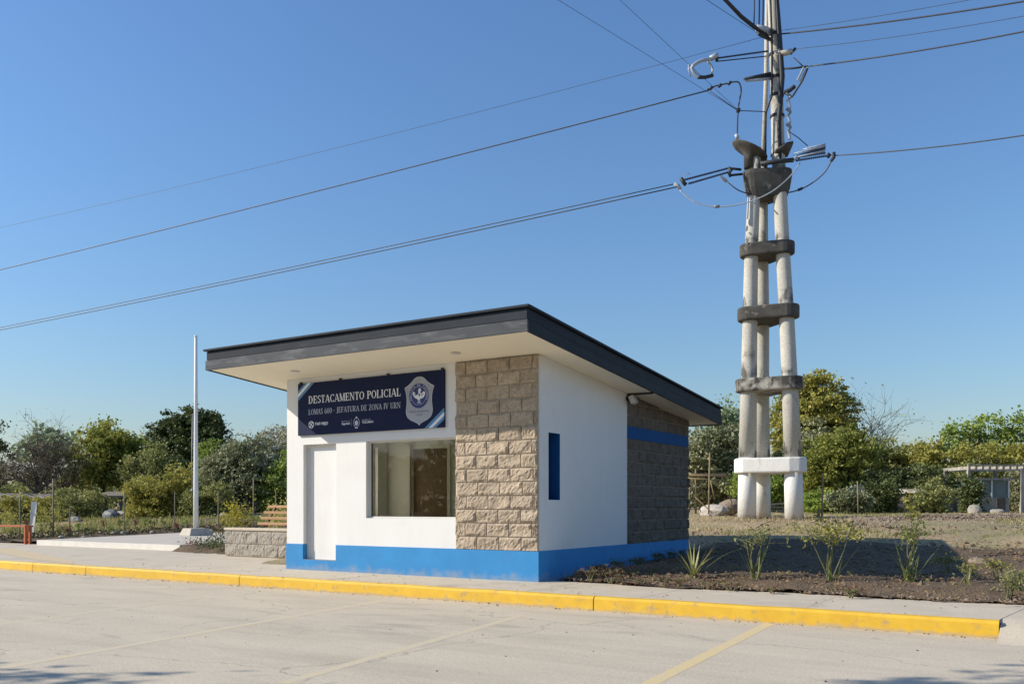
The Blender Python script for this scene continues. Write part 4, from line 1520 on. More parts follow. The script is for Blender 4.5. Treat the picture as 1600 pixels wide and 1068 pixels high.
c, r_ = leg_at(0, 246)
tilted([(r_, -0.35), (r_ * 1.02, 0.0), (r_ * 1.5, 0.10), (r_ * 2.3, 0.16), (r_ * 3.0, 0.20), (r_ * 3.05, 0.235), (r_ * 2.7, 0.26)], c - Vector((cY, sY, 0)) * 0.18, -0.42 * cY - 0.1, -0.42 * sY, 'collar', 'bearing_plate')
c, r_ = leg_at(2, 236)
tilted([(r_ * 1.02, -0.16), (r_ * 1.5, -0.06), (r_ * 1.75, 0.02), (r_ * 1.7, 0.10), (r_ * 1.02, 0.16)], c + Vector((cY, sY, 0)) * 0.12, 0.5 * cY, 0.5 * sY, 'collar', 'saddle', 7)
# thin secondary mast beside the pole
MB().tube([at(1192, 262, 28.95), at(1197, 130, 28.85), at(1199, -40, 28.8)], [.075, .07, .06], 10).build('mast', M['pylon'], pyl)
# black cable run strapped to the pole
MB().tube([at(1196, 262, 28.3), at(1196, 178, 28.3), at(1206, 150, 28.2), at(1206, 60, 28.2), at(1203, -20, 28.2)], .035, 6).build('cable_run', M['dark_iron'], pyl)
MB().tube([at(1219, 250, 28.2), at(1217, 190, 28.15), at(1222, 120, 28.2), at(1216, 30, 28.2), at(1212, -30, 28.2)], [.05, .075, .085, .075, .05], 7).build('cable_run', M['dark_iron'], pyl)
for (py_, w_) in ((55, .22), (86, .235), (122, .24), (150, .245), (182, .25)):
    c, r_ = leg_at(2, py_)
    MB().lathe([(r_ + .012, -0.05), (r_ + .03, -0.03), (r_ + .03, 0.03), (r_ + .012, 0.05)], c, 14).build('strap', M['dark_iron'], pyl)


def insulator(a, b, r_=0.055, n_disc=9, core=0.026, name='insulator', m='rod', parent=None):
    """ribbed rod from a to b"""
    pts, rs = [], []
    r_ = r_ * 0.78
    n_disc = int(n_disc * 2.2)
    for i in range(n_disc * 4 + 1):
        t = i / (n_disc * 4)
        pts.append(a.lerp(b, t))
        rs.append([core, r_, r_ * 0.8, core][i % 4] if 0 < i < n_disc * 4 else core)
    return MB().tube(pts, rs, 8, smooth=False).build(name, M[m], parent or pyl)


def rod(pts, r_, m='dark_iron', name='fitting', parent=None, n=6):
    return MB().tube(pts, r_, n).build(name, M[m], parent or pyl)


# tension set toward the lower span: two parallel rods between end plates
insulator(at(1069, 281, 28.2), at(1141, 262, 28.3), .05)
insulator(at(1076, 287, 28.1), at(1141, 268, 28.2), .05)
rod([at(1064, 278, 28.1), at(1068, 285, 28.1), at(1072, 289, 28.1)], .06)
rod([at(1138, 262, 28.2), at(1143, 266, 28.2), at(1139, 270, 28.2), at(1142, 276, 28.2)], .055)
rod([at(1141, 263, 28.25), at(1158, 265, 28.3)], .04)
rod([at(1141, 274, 28.2), at(1160, 272, 28.3)], .04)
rod([at(1053, 287, 28.2), at(1060, 290, 28.2), at(1063, 296, 28.2)], .055, 'glassy')
rod([at(1126, 276, 28.2), at(1131, 280, 28.2), at(1136, 284, 28.2)], .05, 'glassy')
rod([at(1066, 279, 28.1), at(1070, 273, 28.1), at(1076, 270, 28.1), at(1078, 273, 28.1)], .012, 'glassy')
# jumper loops
def loop(pts, r_=.016, name='jumper_wire', m='wire'):
    P = [at(*p) for p in pts]
    out = []
    for i in range(len(P) - 1):
        p0, p1, p2, p3 = P[max(i - 1, 0)], P[i], P[i + 1], P[min(i + 2, len(P) - 1)]
        for k in range(6):
            t = k / 6
            out.append(0.5 * ((2 * p1) + (p2 - p0) * t + (2 * p0 - 5 * p1 + 4 * p2 - p3) * t * t + (3 * p1 - p0 - 3 * p2 + p3) * t ** 3))
    out.append(P[-1])
    return MB().tube(out, r_, 5).build(name, M[m], pyl)


loop([(1062, 297, 28.1), (1085, 315, 27.9), (1120, 323, 27.7), (1165, 317, 27.5), (1205, 300, 27.4), (1235, 275, 27.5), (1250, 255, 27.8)], .02, m='glassy')
loop([(1136, 284, 28.1), (1160, 300, 28.0), (1200, 305, 28.9), (1250, 296, 28.4), (1285, 273, 28.0), (1301, 248, 27.8)], .02)
rod([at(1116, 323, 27.7), at(1124, 322.5, 27.7)], .045, 'grey_metal')
rod([at(1247, 297, 28.3), at(1254, 294, 28.3)], .045)
# strut through the pole and the double set on the far side
rod([at(1188, 256, 28.0), at(1215, 252, 27.9), at(1240, 250, 27.8)], .07)
insulator(at(1243, 251, 27.8), at(1294, 243, 27.5), .055, 8)
insulator(at(1243, 246, 27.8), at(1290, 239, 27.5), .05, 8)
rod([at(1238, 252, 27.8), at(1244, 245, 27.8), at(1250, 247, 27.8)], .05, 'glassy')
rod([at(1292, 241, 27.5), at(1297, 245, 27.5)], .07)
rod([at(1298, 252, 27.5), at(1303, 246, 27.45), at(1303, 238, 27.45)], .05)
# stacked pale plates above it
for (a, b, c_, d) in ((1240, 243, 1289, 232), (1252, 237, 1290, 229)):
    pa, pb = at(a, b, 27.8), at(c_, d, 27.5)
    for q in range(3):
        up_ = Vector((0, 0, -.075 + q * .07))
        MB().tube([pa + up_, pa.lerp(pb, .25 + .1 * q) + up_, pb + up_], [.008, .028, .034], 7).build('insulator_plate', M['glassy'] if q != 1 else M['rod'], pyl)
rod([at(1232, 205, 28.0), at(1247, 215, 27.9), at(1262, 228, 27.8)], .014)
# dark flat insulator block jutting from the pole
pa, pb = at(1163, 124, 28.2), at(1204, 117, 28.4)
MB().tube([pa, pb], [.05, .09], 8).build('insulator', M['dark_iron'], pyl)
pa, pb = at(1164, 127, 28.1), at(1204, 123, 28.3)
MB().tube([pa, pb], [.03, .05], 8).build('insulator', M['glassy'], pyl)
# upper arm and bracket
rod([at(1112, -20, 27.0), at(1137, 4, 27.3), at(1158, 26, 27.7), at(1178, 42, 28.0), at(1199, 56, 28.3)], [.045, .055, .06, .065, .05], name='crossarm', n=8)
rod([at(1182, 44, 28.1), at(1194, 46, 28.2), at(1205, 50, 28.4)], .10, 'glassy', 'arm_bracket')
rod([at(1184, 52, 28.1), at(1203, 62, 28.4)], .06)
for x in (1178, 1186, 1192):
    rod([at(x, 40, 28.1), at(x + 0.5, 15, 28.1), at(x + 1, -30, 28.1)], .022, name='hanger_rod')
# curved white clamp set on the long rods
loop([(1113, 92, 28.0), (1100, 94, 27.9), (1088, 99, 27.8), (1081, 105, 27.8), (1084, 114, 27.8), (1092, 121, 27.8)], .058, 'insulator_clamp', 'glassy')
loop([(1106, 97, 28.0), (1112, 104, 28.0), (1113, 112, 28.0), (1108, 119, 28.0)], .03, 'insulator_clamp', 'grey_metal')
rod([at(1090, 121, 27.8), at(1102, 121, 27.85), at(1114, 118, 27.9)], .055, 'dark_iron')
rod([at(1076, 100, 27.8), at(1076, 110, 27.8), at(1079, 120, 27.8)], .02, 'glassy')
rod([at(1120, 84, 28), at(1120, 96, 28)], .05)
insulator(at(1121, 91, 28.0), at(1200, 80, 28.4), .04, 12)
rod([at(1121, 96, 28.0), at(1198, 88, 28.4)], .018)
rod([at(1110, 92, 28), at(1121, 86, 28)], .09, 'glassy')
# pinkish bracket and dark strap on the far side
rod([at(1212, 82, 28.3), at(1228, 83, 28.1), at(1237, 80, 28.1)], .085, 'pylon', 'arm_bracket')
rod([at(1235, 84, 28.1), at(1243, 76, 28.1)], .05)
rod([at(1214, 108, 28.3), at(1238, 107, 28.0), at(1262, 104, 27.8)], .03)
rod([at(1240, 90, 28.0), at(1256, 105, 27.8)], .018)
# hanging chain of insulators
for a, b in (((1262, 105), (1250, 128)), ((1256, 105), (1246, 126))):
    insulator(at(*a, 27.8), at(*b, 27.9), .05, 5, m='glassy')
rod([at(1262, 107, 27.7), at(1254, 126, 27.8), at(1240, 148, 27.9), at(1237, 152, 27.9)], .03)
loop([(1225, 145, 28.1), (1236, 140, 28.0), (1241, 135, 28.0)], .07, 'fitting', 'dark_iron')
for i in range(6):
    y0 = 146 + i * 12
    loop([(1228 + (i % 2) * 3, y0, 28.0), (1235 - (i % 2) * 2, y0 + 5, 28.0), (1230 + (i % 2) * 4, y0 + 12, 28.0)], .045, 'chain_link', 'glassy' if i % 2 else 'grey_metal')
# hot lead down to the bearing plate
loop([(1105, 140, 28.0), (1120, 134, 28.0), (1135, 131, 28.0), (1148, 128, 28.0), (1155, 130, 28.0), (1158, 142, 28.0), (1155, 160, 28.0), (1153, 178, 28.0), (1152, 212, 28.2)], .024, m='wire')
for (x, y_) in ((1111, 138), (1125, 134), (1140, 130)):
    rod([at(x - 2, y_ + 2, 28), at(x + 2, y_ - 2, 28)], .05)
rod([at(1151, 172, 28.0), at(1156, 173, 28.0)], .075)
rod([at(1150, 210, 28.2), at(1153, 217, 28.2)], .06, 'glassy')
rod([at(1155, 173, 28.0), at(1196, 174.5, 28.3)], .014)
rod([at(1110, 143, 28.0), at(1152, 172, 28.0)], .012)

# ------------------------------------------------------------------ overhead lines
def span(p0, p1, r_, label, ext=0.35, sag=0.12, group=None):
    a, b = at(*p0), at(*p1)
    e = b + (b - a) * ext
    pts = []
    for i in range(25):
        t = i / 24
        p = a.lerp(e, t)
        p.z -= sag * 4 * t * (1 - t)
        pts.append(p)
    o = MB().tube(pts, r_, 5).build('power_line', M['wire'])
    return tag(o, label, 'power line', group)


span((1060, 291.5, 28.2), (0, 512.5, 45), .019, 'lowest overhead line reaching the pylon from the flagpole side')
span((1053, 287.5, 28.2), (0, 508.5, 45.2), .016, 'second lowest overhead line, just above its twin, over the roof')
span((1108, 141, 28.0), (0, 418.5, 45), .021, 'single dark overhead line ending at the bent lead above the bearing plate')
span((1196, 57, 28.4), (-20, 352, 48), .007, 'very thin faint overhead line crossing above the others toward the trees', sag=0.35)
span((1153, 173, 28.0), (862, -6, 25.0), .006, 'thin stay wire slanting up from the bent lead, farthest from the pole', sag=0.0)
span((1153, 172, 28.0), (962, -6, 25.5), .006, 'thin stay wire slanting up, nearer the pole than its twin', sag=0.0)
span((1184, 52, 28.1), (1098, -4, 26.5), .008, 'short thin wire rising beside the dark crossarm', sag=0.0)
span((1213, 54, 28.4), (1600, -3, 24.0), .024, 'uppermost thick overhead line leaving the pole toward the road side')
span((1218, 48, 28.4), (1600, -22, 24.0), .008, 'faint upper wire leaving the pole above the thick line')
span((1240, 77, 28.1), (1600, 20, 24.0), .008, 'faint thin wire between the two thick upper lines')
span((1262, 104, 27.8), (1600, 44, 23.7), .022, 'thick overhead line starting at the hanging insulator chain')
span((1303, 243, 27.5), (1600, 206, 23.7), .018, 'lowest overhead line on the far side, from the double insulator')

# ------------------------------------------------------------------ trees and plants
def leaf_quads(C, size, r, up=0.35, aspect=0.55, jitter=0.5):
    """diamond leaves at centres C (n,3)"""
    n = len(C)
    N = r.normal(size=(n, 3))
    N[:, 2] += up
    N /= np.linalg.norm(N, axis=1)[:, None] + 1e-9
    A = np.cross(N, r.normal(size=(n, 3)))
    A /= np.linalg.norm(A, axis=1)[:, None] + 1e-9
    B = np.cross(N, A)
    s = (size * r.uniform(1 - jitter, 1 + jitter, n))[:, None]
    V = np.stack([C - A * s * 0.5, C + B * s * 0.5 * aspect + N * s * 0.06, C + A * s * 0.5, C - B * s * 0.5 * aspect + N * s * 0.06], 1)
    F = np.arange(n * 4).reshape(n, 4)
    return V.reshape(-1, 3), F


def crown_points(r, blobs, n_clump, per, clump_r, gap=0.0, noise_f=0.9, shell=0.45, flat=0.7):
    """leaf centres: clumps spread through ellipsoids (cx,cy,cz,rx,ry,rz); returns clump centres and leaf centres"""
    vol = np.array([(b[3] * b[4] * b[5]) ** 0.7 for b in blobs])
    idx = r.choice(len(blobs), n_clump, p=vol / vol.sum())
    Bb = np.array(blobs)[idx]
    d = r.normal(size=(n_clump, 3))
    d /= np.linalg.norm(d, axis=1)[:, None]
    nzz = Noise(int(r.integers(1e6)), 9, noise_f)
    rad = r.random(n_clump) ** shell
    bump = 1 + 0.22 * nzz(d * 3 + Bb[:, :3] * 0.3)
    stray = r.random(n_clump) < 0.10
    bump = np.where(stray, bump * r.uniform(1.05, 1.38, n_clump), bump)
    Cc = Bb[:, :3] + d * Bb[:, 3:] * (rad * bump)[:, None]
    if gap:
        keep = nzz(Cc * 1.3) > -1.0 + gap
        Cc = Cc[keep]
    m = len(Cc)
    k = r.poisson(per, m) + 3
    if not gap:
        k = np.where(stray, k // 4 + 2, k)
    L = np.repeat(Cc, k, 0)
    sz = np.repeat(clump_r * 0.85 * r.uniform(0.55, 1.35, m), k)
    e = r.normal(size=(len(L), 3)) * sz[:, None] * np.array([0.62, 0.62, 0.62 * flat])
    e[:, 2] = np.where(e[:, 2] < 0, e[:, 2] * 0.7, e[:, 2])
    return Cc, L + e


def limb_mesh(r, base, cents, n_limb, r0, top_frac=0.55):
    mb = MB()
    base = Vector(base)
    top = Vector(np.array(cents).mean(0))
    hh = top.z - base.z
    k1 = base + Vector((r.normal(0, .06) * hh, r.normal(0, .06) * hh, hh * 0.45))
    tp = Vector((top.x * 0.6 + base.x * 0.4, top.y * 0.6 + base.y * 0.4, base.z + hh * (top_frac + 0.35)))
    mb.tube([base - Vector((0, 0, .15)), base + Vector((0, 0, 0.12)), k1, tp], [r0 * 1.45, r0 * 1.05, r0 * 0.8, r0 * 0.4], 8)
    pick = r.choice(len(cents), min(n_limb, len(cents)), replace=False)
    for i in pick:
        e = Vector(cents[i])
        t = r.uniform(0.35, 1.0)
        s = base.lerp(k1, t / 0.5) if t < 0.5 else k1.lerp(tp, (t - 0.5) / 0.5)
        mid = s.lerp(e, 0.5) + Vector((r.normal(0, .08), r.normal(0, .08), r.uniform(-0.02, .14))) * (e - s).length
        q = r0 * r.uniform(0.22, 0.42)
        mb.tube([s, mid, e], [q, q * 0.6, q * 0.18], 5, caps=False)
    return mb


def tree(name, label, cat, base, blobs, leafm, barkm='bark', n_clump=160, per=60, clump_r=0.42, leaf=0.16, gap=0.0, r0=0.16, n_limb=40, seed=0, group=None, shell=0.38, aspect=0.6, up=0.6, flat=0.7, core=None):
    r = np.random.default_rng(seed)
    t = thing(name, label, cat, base, group)
    B = [(base.x + b[0] * cY - b[1] * sY, base.y + b[0] * sY + b[1] * cY, base.z + b[2], b[3], b[4], b[5]) for b in blobs]
    Cc, Lc = crown_points(r, B, n_clump, per, clump_r, gap, shell=shell, flat=flat)
    V, F = leaf_quads(Lc, leaf * 1.22, r, up, aspect)
    np_mesh('crown', V, F, leafm, t)
    limb_mesh(r, base, Cc, n_limb, r0).build('trunk', M[barkm], t)
    return t


def bare(name, label, cat, base, H, spread, m, seed, r0=0.12, n0=9, levels=4, leafm=None, leaf=0.1, leaf_n=0, lean=(0, 0), group=None, crook=0.22, kids=5):
    """bare twiggy crown grown branch by branch"""
    r = np.random.default_rng(seed)
    t = thing(name, label, cat, base, group)
    mb = MB()
    tw = MB()
    tips = []

    def grow(p, d, L, rad, lv):
        pts = [p]
        k = 4
        dd = d.copy()
        for i in range(k):
            dd = (dd + Vector(r.normal(0, crook, 3))).normalized()
            pts.append(pts[-1] + dd * L / k)
        (mb if lv < 2 else tw).tube(pts, [rad * (1 - 0.6 * i / k) for i in range(k + 1)], 5 if lv < 2 else 3, caps=False)
        tips.append(pts[-1])
        if lv < levels:
            for j in range(kids if lv else n0):
                s = pts[1 + int(r.integers(k))] if lv else pts[-1 - int(r.integers(2))]
                sp = spread if lv == 0 else 0.75
                nd_ = (dd + Vector((r.normal(0, sp), r.normal(0, sp), abs(r.normal(0, 0.35)) * (1 if lv < 2 else 0.5)))).normalized()
                grow(s, nd_, L * r.uniform(0.55, 0.8) if lv else H * r.uniform(0.3, 0.45), rad * 0.5, lv + 1)

    grow(Vector(base), Vector((lean[0], lean[1], 1)).normalized(), H * 0.35, r0, 0)
    mb.build('trunk', m, t)
    if tw.v:
        tw.build('twigs', m, t)['kind'] = 'stuff'
    if leafm is not None and leaf_n:
        T = np.array([tuple(p) for p in tips])
        C = np.repeat(T, leaf_n, 0) + r.normal(0, 0.13, (len(T) * leaf_n, 3))
        V, F = leaf_quads(C, leaf, r)
        np_mesh('crown', V, F, leafm, t)
    return t


def zt(py, D):
    return CZ + (HY - py) / FPX * D


def blob(base, D, px, py, wpx, hpx, dep=1.0, off=0.0):
    """ellipsoid that spans wpx x hpx in the photo around (px, py) at depth D+off: local (lat, dep, z) to base"""
    k = (D + off) / FPX
    u = (px - base[1]) * k
    return (u, off, zt(py, D + off) - base[0].z, wpx * k / 2, wpx * k / 2 * dep, hpx * k / 2)


def T(px, D, spec, **kw):
    b = on_ground(px, D)
    bl = [blob((b, px), D, *s) for s in spec]
    if kw.get('name') == 'scrub_bush':
        for q in list(bl):
            lo = q[2] - q[5]
            if lo > 0.1:
                bl.append((q[0], q[1], lo * 0.5 + 0.05, q[3] * 0.85, q[4] * 0.85, lo * 0.5 + 0.2))
        kw['n_clump'] = int(kw['n_clump'] * 1.35)
    kw['base'] = b
    kw['blobs'] = bl
    return tree(**kw)


# behind everything: the far wood that closes the view between the trees
r = np.random.default_rng(77)
def far_wood(name, x0, x1, D0, top, n, m, seed):
    r = np.random.default_rng(seed)
    nzw = Noise(seed, 6, 1.0)
    px = r.uniform(x0, x1, n)
    D = D0 + r.uniform(-5, 5, n)
    tp = top + 14 * nzw(np.stack([px * 0.03, D * 0, D * 0], -1)) + 5 * nzw(np.stack([px * 0.15, D * 0, D * 0], -1))
    z1 = CZ + (HY - tp) / FPX * D
    pts = np.array([on_ground(a, b) for a, b in zip(px, D)])
    pts[:, 2] += (z1 - pts[:, 2]) * r.random(n) ** 0.8
    V, F = leaf_quads(pts, 0.42, r)
    o = np_mesh(name, V, F, m)
    o['kind'] = 'stuff'


far_wood('far_wood', -80, 520, 84, 735, 15000, LM['olive'], 3)
far_wood('far_wood', 1030, 1680, 76, 738, 14000, LM['dark'], 4)

far_wood('far_wood', 478, 1060, 58, 712, 16000, LM['olive'], 5)
far_wood('far_wood', 500, 1040, 66, 690, 9000, LM['mid'], 6)
far_wood('far_wood', -520, -60, 62, 700, 9000, LM['olive'], 7)
far_wood('far_wood', 1660, 2150, 62, 700, 9000, LM['yellow'], 8)

# --- trees on the flagpole side
T(-12, 55, [(-14, 720, 70, 90)], name='broadleaf_tree', label='dusky tree cut off by the frame edge above the tin-roofed shack', cat='tree', leafm=LM['dark'], n_clump=110, per=40, seed=1, gap=0.25, r0=.16)
T(75, 62, [(45, 690, 40, 28), (68, 676, 46, 26), (98, 690, 40, 36), (60, 708, 80, 34), (112, 706, 26, 26)], name='broadleaf_tree', label='loose tree with big pale leaves rising behind the grey twiggy tree', cat='tree', leafm=LM['pale'], barkm='pale_bark', n_clump=85, per=16, clump_r=.55, leaf=.34, gap=.35, seed=2, r0=.12, aspect=.7)
bare('twiggy_tree', 'bare grey-brown twiggy tree between the shack and the bright green tree', 'tree', on_ground(50, 50), 5.0, 0.85, M['twig'], 11, r0=.13, n0=14, levels=4, lean=(0.05, -0.05), kids=5, leafm=LM['grey'], leaf=.09, leaf_n=1)
bare('twiggy_tree', 'smaller bare brown twiggy tree touching the bright green tree', 'tree', on_ground(80, 51), 3.9, 0.75, M['twig'], 12, r0=.10, n0=11, levels=4, kids=5, leafm=LM['olive'], leaf=.09, leaf_n=1)
T(165, 52, [(165, 712, 92, 84), (145, 738, 74, 70), (190, 700, 70, 66), (160, 685, 70, 44), (200, 735, 60, 60)], name='broadleaf_tree', label='bright green bushy tree next to the grey twiggy trees', cat='tree', leafm=LM['bright'], n_clump=300, per=48, clump_r=.42, leaf=.15, seed=3, r0=.15, gap=.12)
bare('tall_shrub', 'thin feathery shrub sticking up above the bright green tree', 'shrub', on_ground(195, 56), 5.2, 0.35, M['pale_bark'], 13, r0=.06, n0=9, levels=3, leafm=LM['pale'], leaf=.14, leaf_n=5, kids=4)
T(290, 58, [(262, 688, 60, 56), (300, 672, 84, 60), (340, 684, 50, 44), (290, 706, 130, 60), (252, 702, 50, 44), (322, 660, 50, 30), (275, 662, 40, 26)], name='broadleaf_tree', label='dark green round-crowned tree rising behind the flagpole', cat='tree', leafm=LM['dark'], n_clump=420, per=50, clump_r=.42, leaf=.17, seed=4, r0=.22, gap=.1, flat=.6)
T(235, 50, [(236, 735, 76, 84), (215, 742, 50, 70), (262, 748, 60, 66)], name='scrub_bush', label='olive-brown scrub bush below the dark tree, flagpole side', cat='shrub', leafm=LM['olive'], n_clump=260, per=40, clump_r=.36, leaf=.13, seed=5, r0=.07, gap=.1)
T(250, 44, [(250, 770, 110, 56), (285, 756, 60, 56), (222, 775, 60, 40)], name='scrub_bush', label='low yellow-green scrub bush at the field edge before the flagpole', cat='shrub', leafm=LM['yellow'], n_clump=260, per=40, clump_r=.30, leaf=.11, seed=6, r0=.05)
T(375, 47, [(375, 738, 110, 90), (350, 756, 80, 70), (410, 742, 90, 96), (385, 712, 70, 50), (345, 728, 60, 50)], name='scrub_bush', label='big grey-green bush between the flagpole and the building', cat='shrub', leafm=LM['grey'], n_clump=480, per=46, clump_r=.36, leaf=.13, seed=7, r0=.10)
T(345, 53, [(338, 715, 60, 50), (360, 722, 60, 50)], name='scrub_bush', label='mid-green bush directly behind the upper flagpole, under the dark tree', cat='shrub', leafm=LM['mid'], n_clump=170, per=45, clump_r=.36, leaf=.13, seed=8, r0=.08)
T(440, 60, [(420, 688, 70, 36), (450, 682, 80, 44), (480, 690, 90, 50), (400, 700, 40, 26), (440, 704, 110, 34)], name='spreading_tree', label='pale silvery umbrella-shaped tree half hidden by the building', cat='tree', leafm=LM['silver'], barkm='pale_bark', n_clump=330, per=36, clump_r=.36, leaf=.12, seed=9, r0=.18, flat=.5, gap=.1)
T(425, 46, [(430, 760, 60, 60), (455, 745, 60, 90)], name='scrub_bush', label='leafy green bush above the slatted bench', cat='shrub', leafm=LM['mid'], n_clump=160, per=44, clump_r=.33, leaf=.12, seed=10, r0=.07)
T(120, 46, [(110, 775, 60, 30), (150, 778, 60, 26)], name='scrub_bush', label='low ragged bush at the foot of the bright green tree', cat='shrub', leafm=LM['olive'], n_clump=110, per=34, clump_r=.26, leaf=.10, seed=14, r0=.04, gap=.2)
T(25, 45, [(22, 784, 50, 24), (60, 786, 40, 22)], name='scrub_bush', label='yellowish low bush before the tin-roofed shack', cat='shrub', leafm=LM['yellow'], n_clump=80, per=34, clump_r=.22, leaf=.10, seed=15, r0=.04, gap=.2)
T(310, 43, [(310, 778, 60, 34), (340, 772, 50, 44)], name='scrub_bush', label='low grey-green bush at the flagpole foot line, far side of the field', cat='shrub', leafm=LM['olive'], n_clump=130, per=40, clump_r=.26, leaf=.10, seed=16, r0=.04)

# --- trees on the pylon side
T(1110, 50, [(1105, 705, 90, 80), (1130, 690, 70, 60), (1090, 725, 70, 90), (1135, 730, 70, 90), (1115, 755, 100, 60)], name='broadleaf_tree', label='grey-green layered tree between the building corner and the pylon', cat='tree', leafm=LM['grey'], n_clump=480, per=46, clump_r=.40, leaf=.16, seed=20, r0=.16, flat=.45)
T(1125, 60, [(1128, 660, 60, 46), (1105, 665, 40, 30), (1160, 672, 50, 40)], name='broadleaf_tree', label='light green tree top peeping over the grey-green layered tree', cat='tree', leafm=LM['pale'], n_clump=110, per=40, clump_r=.5, leaf=.18, seed=21, r0=.14, gap=.1)
T(1262, 56, [(1275, 610, 66, 60), (1300, 632, 58, 56), (1252, 622, 60, 60), (1270, 655, 120, 80), (1235, 650, 50, 70), (1290, 690, 90, 70), (1225, 690, 60, 60)], name='broadleaf_tree', label='tallest tree, yellow-green clumped crown behind the pylon', cat='tree', leafm=LM['yellow'], n_clump=520, per=52, clump_r=.46, leaf=.17, seed=22, r0=.26, flat=.6)
T(1260, 50, [(1262, 690, 70, 60), (1240, 720, 60, 70), (1225, 740, 70, 80)], name='scrub_bush', label='dark grey-green bush at mid height behind the pylon legs', cat='shrub', leafm=LM['grey'], n_clump=300, per=46, clump_r=.36, leaf=.14, seed=23, r0=.1)
T(1300, 45, [(1300, 725, 110, 90), (1270, 745, 80, 80), (1335, 715, 80, 70), (1290, 765, 90, 60), (1325, 690, 60, 50)], name='scrub_bush', label='large fresh green bush beside the pylon, cane stake before it', cat='shrub', leafm=LM['bright'], n_clump=460, per=46, clump_r=.34, leaf=.13, seed=24, r0=.09)
bare('twiggy_tree', 'bare spindly tree against the sky beside the tallest tree', 'tree', on_ground(1362, 55), 7.6, 0.42, M['pale_bark'], 25, r0=.09, n0=10, levels=3, kids=5, leafm=LM['olive'], leaf=.13, leaf_n=1, crook=.16)
T(1395, 52, [(1380, 712, 100, 60), (1420, 716, 90, 50), (1350, 705, 60, 50)], name='scrub_bush', label='olive bush under the bare spindly tree', cat='shrub', leafm=LM['olive'], n_clump=280, per=44, clump_r=.36, leaf=.14, seed=26, r0=.09)
T(1530, 56, [(1500, 678, 80, 40), (1550, 670, 90, 44), (1590, 680, 70, 50), (1520, 698, 130, 40), (1600, 705, 60, 40)], name='broadleaf_tree', label='fine-leaved green tree rising above the lattice shelter', cat='tree', leafm=LM['mid'], n_clump=280, per=30, clump_r=.5, leaf=.16, seed=27, r0=.18, gap=.25)
T(1500, 50, [(1470, 715, 100, 50), (1530, 712, 110, 46), (1580, 718, 70, 50), (1440, 712, 60, 46)], name='scrub_bush', label='yellow-olive hedge-like bush behind the lattice shelter', cat='shrub', leafm=LM['yellow'], n_clump=360, per=44, clump_r=.36, leaf=.14, seed=28, r0=.09)
T(1415, 44, [(1400, 755, 90, 60), (1440, 760, 80, 56), (1380, 770, 60, 50)], name='scrub_bush', label='dark tangled bush above the ruined pale wall', cat='shrub', leafm=LM['dark'], n_clump=260, per=44, clump_r=.32, leaf=.12, seed=29, r0=.07)
T(1490, 45, [(1480, 758, 80, 60), (1520, 756, 70, 60)], name='scrub_bush', label='dark green bush next to the lattice shelter posts', cat='shrub', leafm=LM['olive'], n_clump=240, per=44, clump_r=.32, leaf=.12, seed=30, r0=.07)
T(1590, 47, [(1595, 745, 50, 60)], name='scrub_bush', label='greyish bush behind the outer shelter post', cat='shrub', leafm=LM['grey'], n_clump=90, per=40, clump_r=.3, leaf=.12, seed=31, r0=.07)
T(1215, 47, [(1215, 768, 60, 50), (1190, 770, 60, 50), (1165, 762, 50, 60)], name='scrub_bush', label='low bush seen between the white pylon legs', cat='shrub', leafm=LM['mid'], n_clump=170, per=44, clump_r=.3, leaf=.12, seed=32, r0=.06)

for px, D, spec, lm_, lb, sd_ in ((1322, 37, [(1320, 782, 44, 40), (1345, 786, 36, 30)], 'grey', 'low grey weedy bush before the ruined pale wall', 61), (1385, 38, [(1378, 772, 60, 50)], 'dark', 'low dark bush between the ruined pale wall and the low block wall', 62), (1462, 37.5, [(1462, 776, 54, 44), (1440, 784, 40, 30)], 'olive', 'low olive bush against the low block wall', 63), (1520, 40, [(1516, 770, 40, 54)], 'dark', 'narrow dark bush against the shelter post', 64), (1310, 39, [(1285, 785, 60, 36)], 'mid', 'low green weeds behind the light cane stake', 65)):
    T(px, D, spec, name='scrub_bush', label=lb, cat='shrub', leafm=LM[lm_], n_clump=90, per=36, clump_r=.24, leaf=.10, seed=sd_, r0=.04, gap=.15)

r = np.random.default_rng(404)
n_ = 20000
t_ = r.random(n_)
P_ = np.stack([-85 + 110 * t_, -40 - 30 * t_ + r.uniform(-3, 3, n_), np.zeros(n_)], -1)
nw_ = Noise(8, 6, 0.35)
P_[:, 2] = -0.3 + (6.5 + 1.4 * nw_(P_)) * r.random(n_) ** 0.8
V, F = leaf_quads(P_, 0.75, r)
np_mesh('far_wood', V, F, LM['olive'])['kind'] = 'stuff'

# --- street trees on the near side of the road: their shade falls across the concrete
def street_tree(lat, D, label, seed, H, R, n, zc, m='mid'):
    b = Vector((CX + lat * cY - D * sY, CY + lat * sY + D * cY, -0.30))
    return tree('street_tree', label, 'tree', b, [(0, 0, zc, R, R, H), (R * .5, R * .3, zc + .6, R * .6, R * .6, H * .7), (-R * .4, -R * .4, zc - .3, R * .6, R * .6, H * .6)], LM[m], n_clump=n, per=24, clump_r=.35, leaf=.12, seed=seed, r0=.14, gap=.2, group='street trees across the road')


street_tree(-12.9, 6.2, 'street tree beside the parking bays', 41, 1.2, 1.5, 70, 4.1)
street_tree(-7.6, 5.55, 'street tree nearest the viewer', 42, 1.2, 1.5, 100, 6.6)
street_tree(-20, 4.5, 'street tree farther along the road', 43, 2.2, 2.8, 150, 4.6)

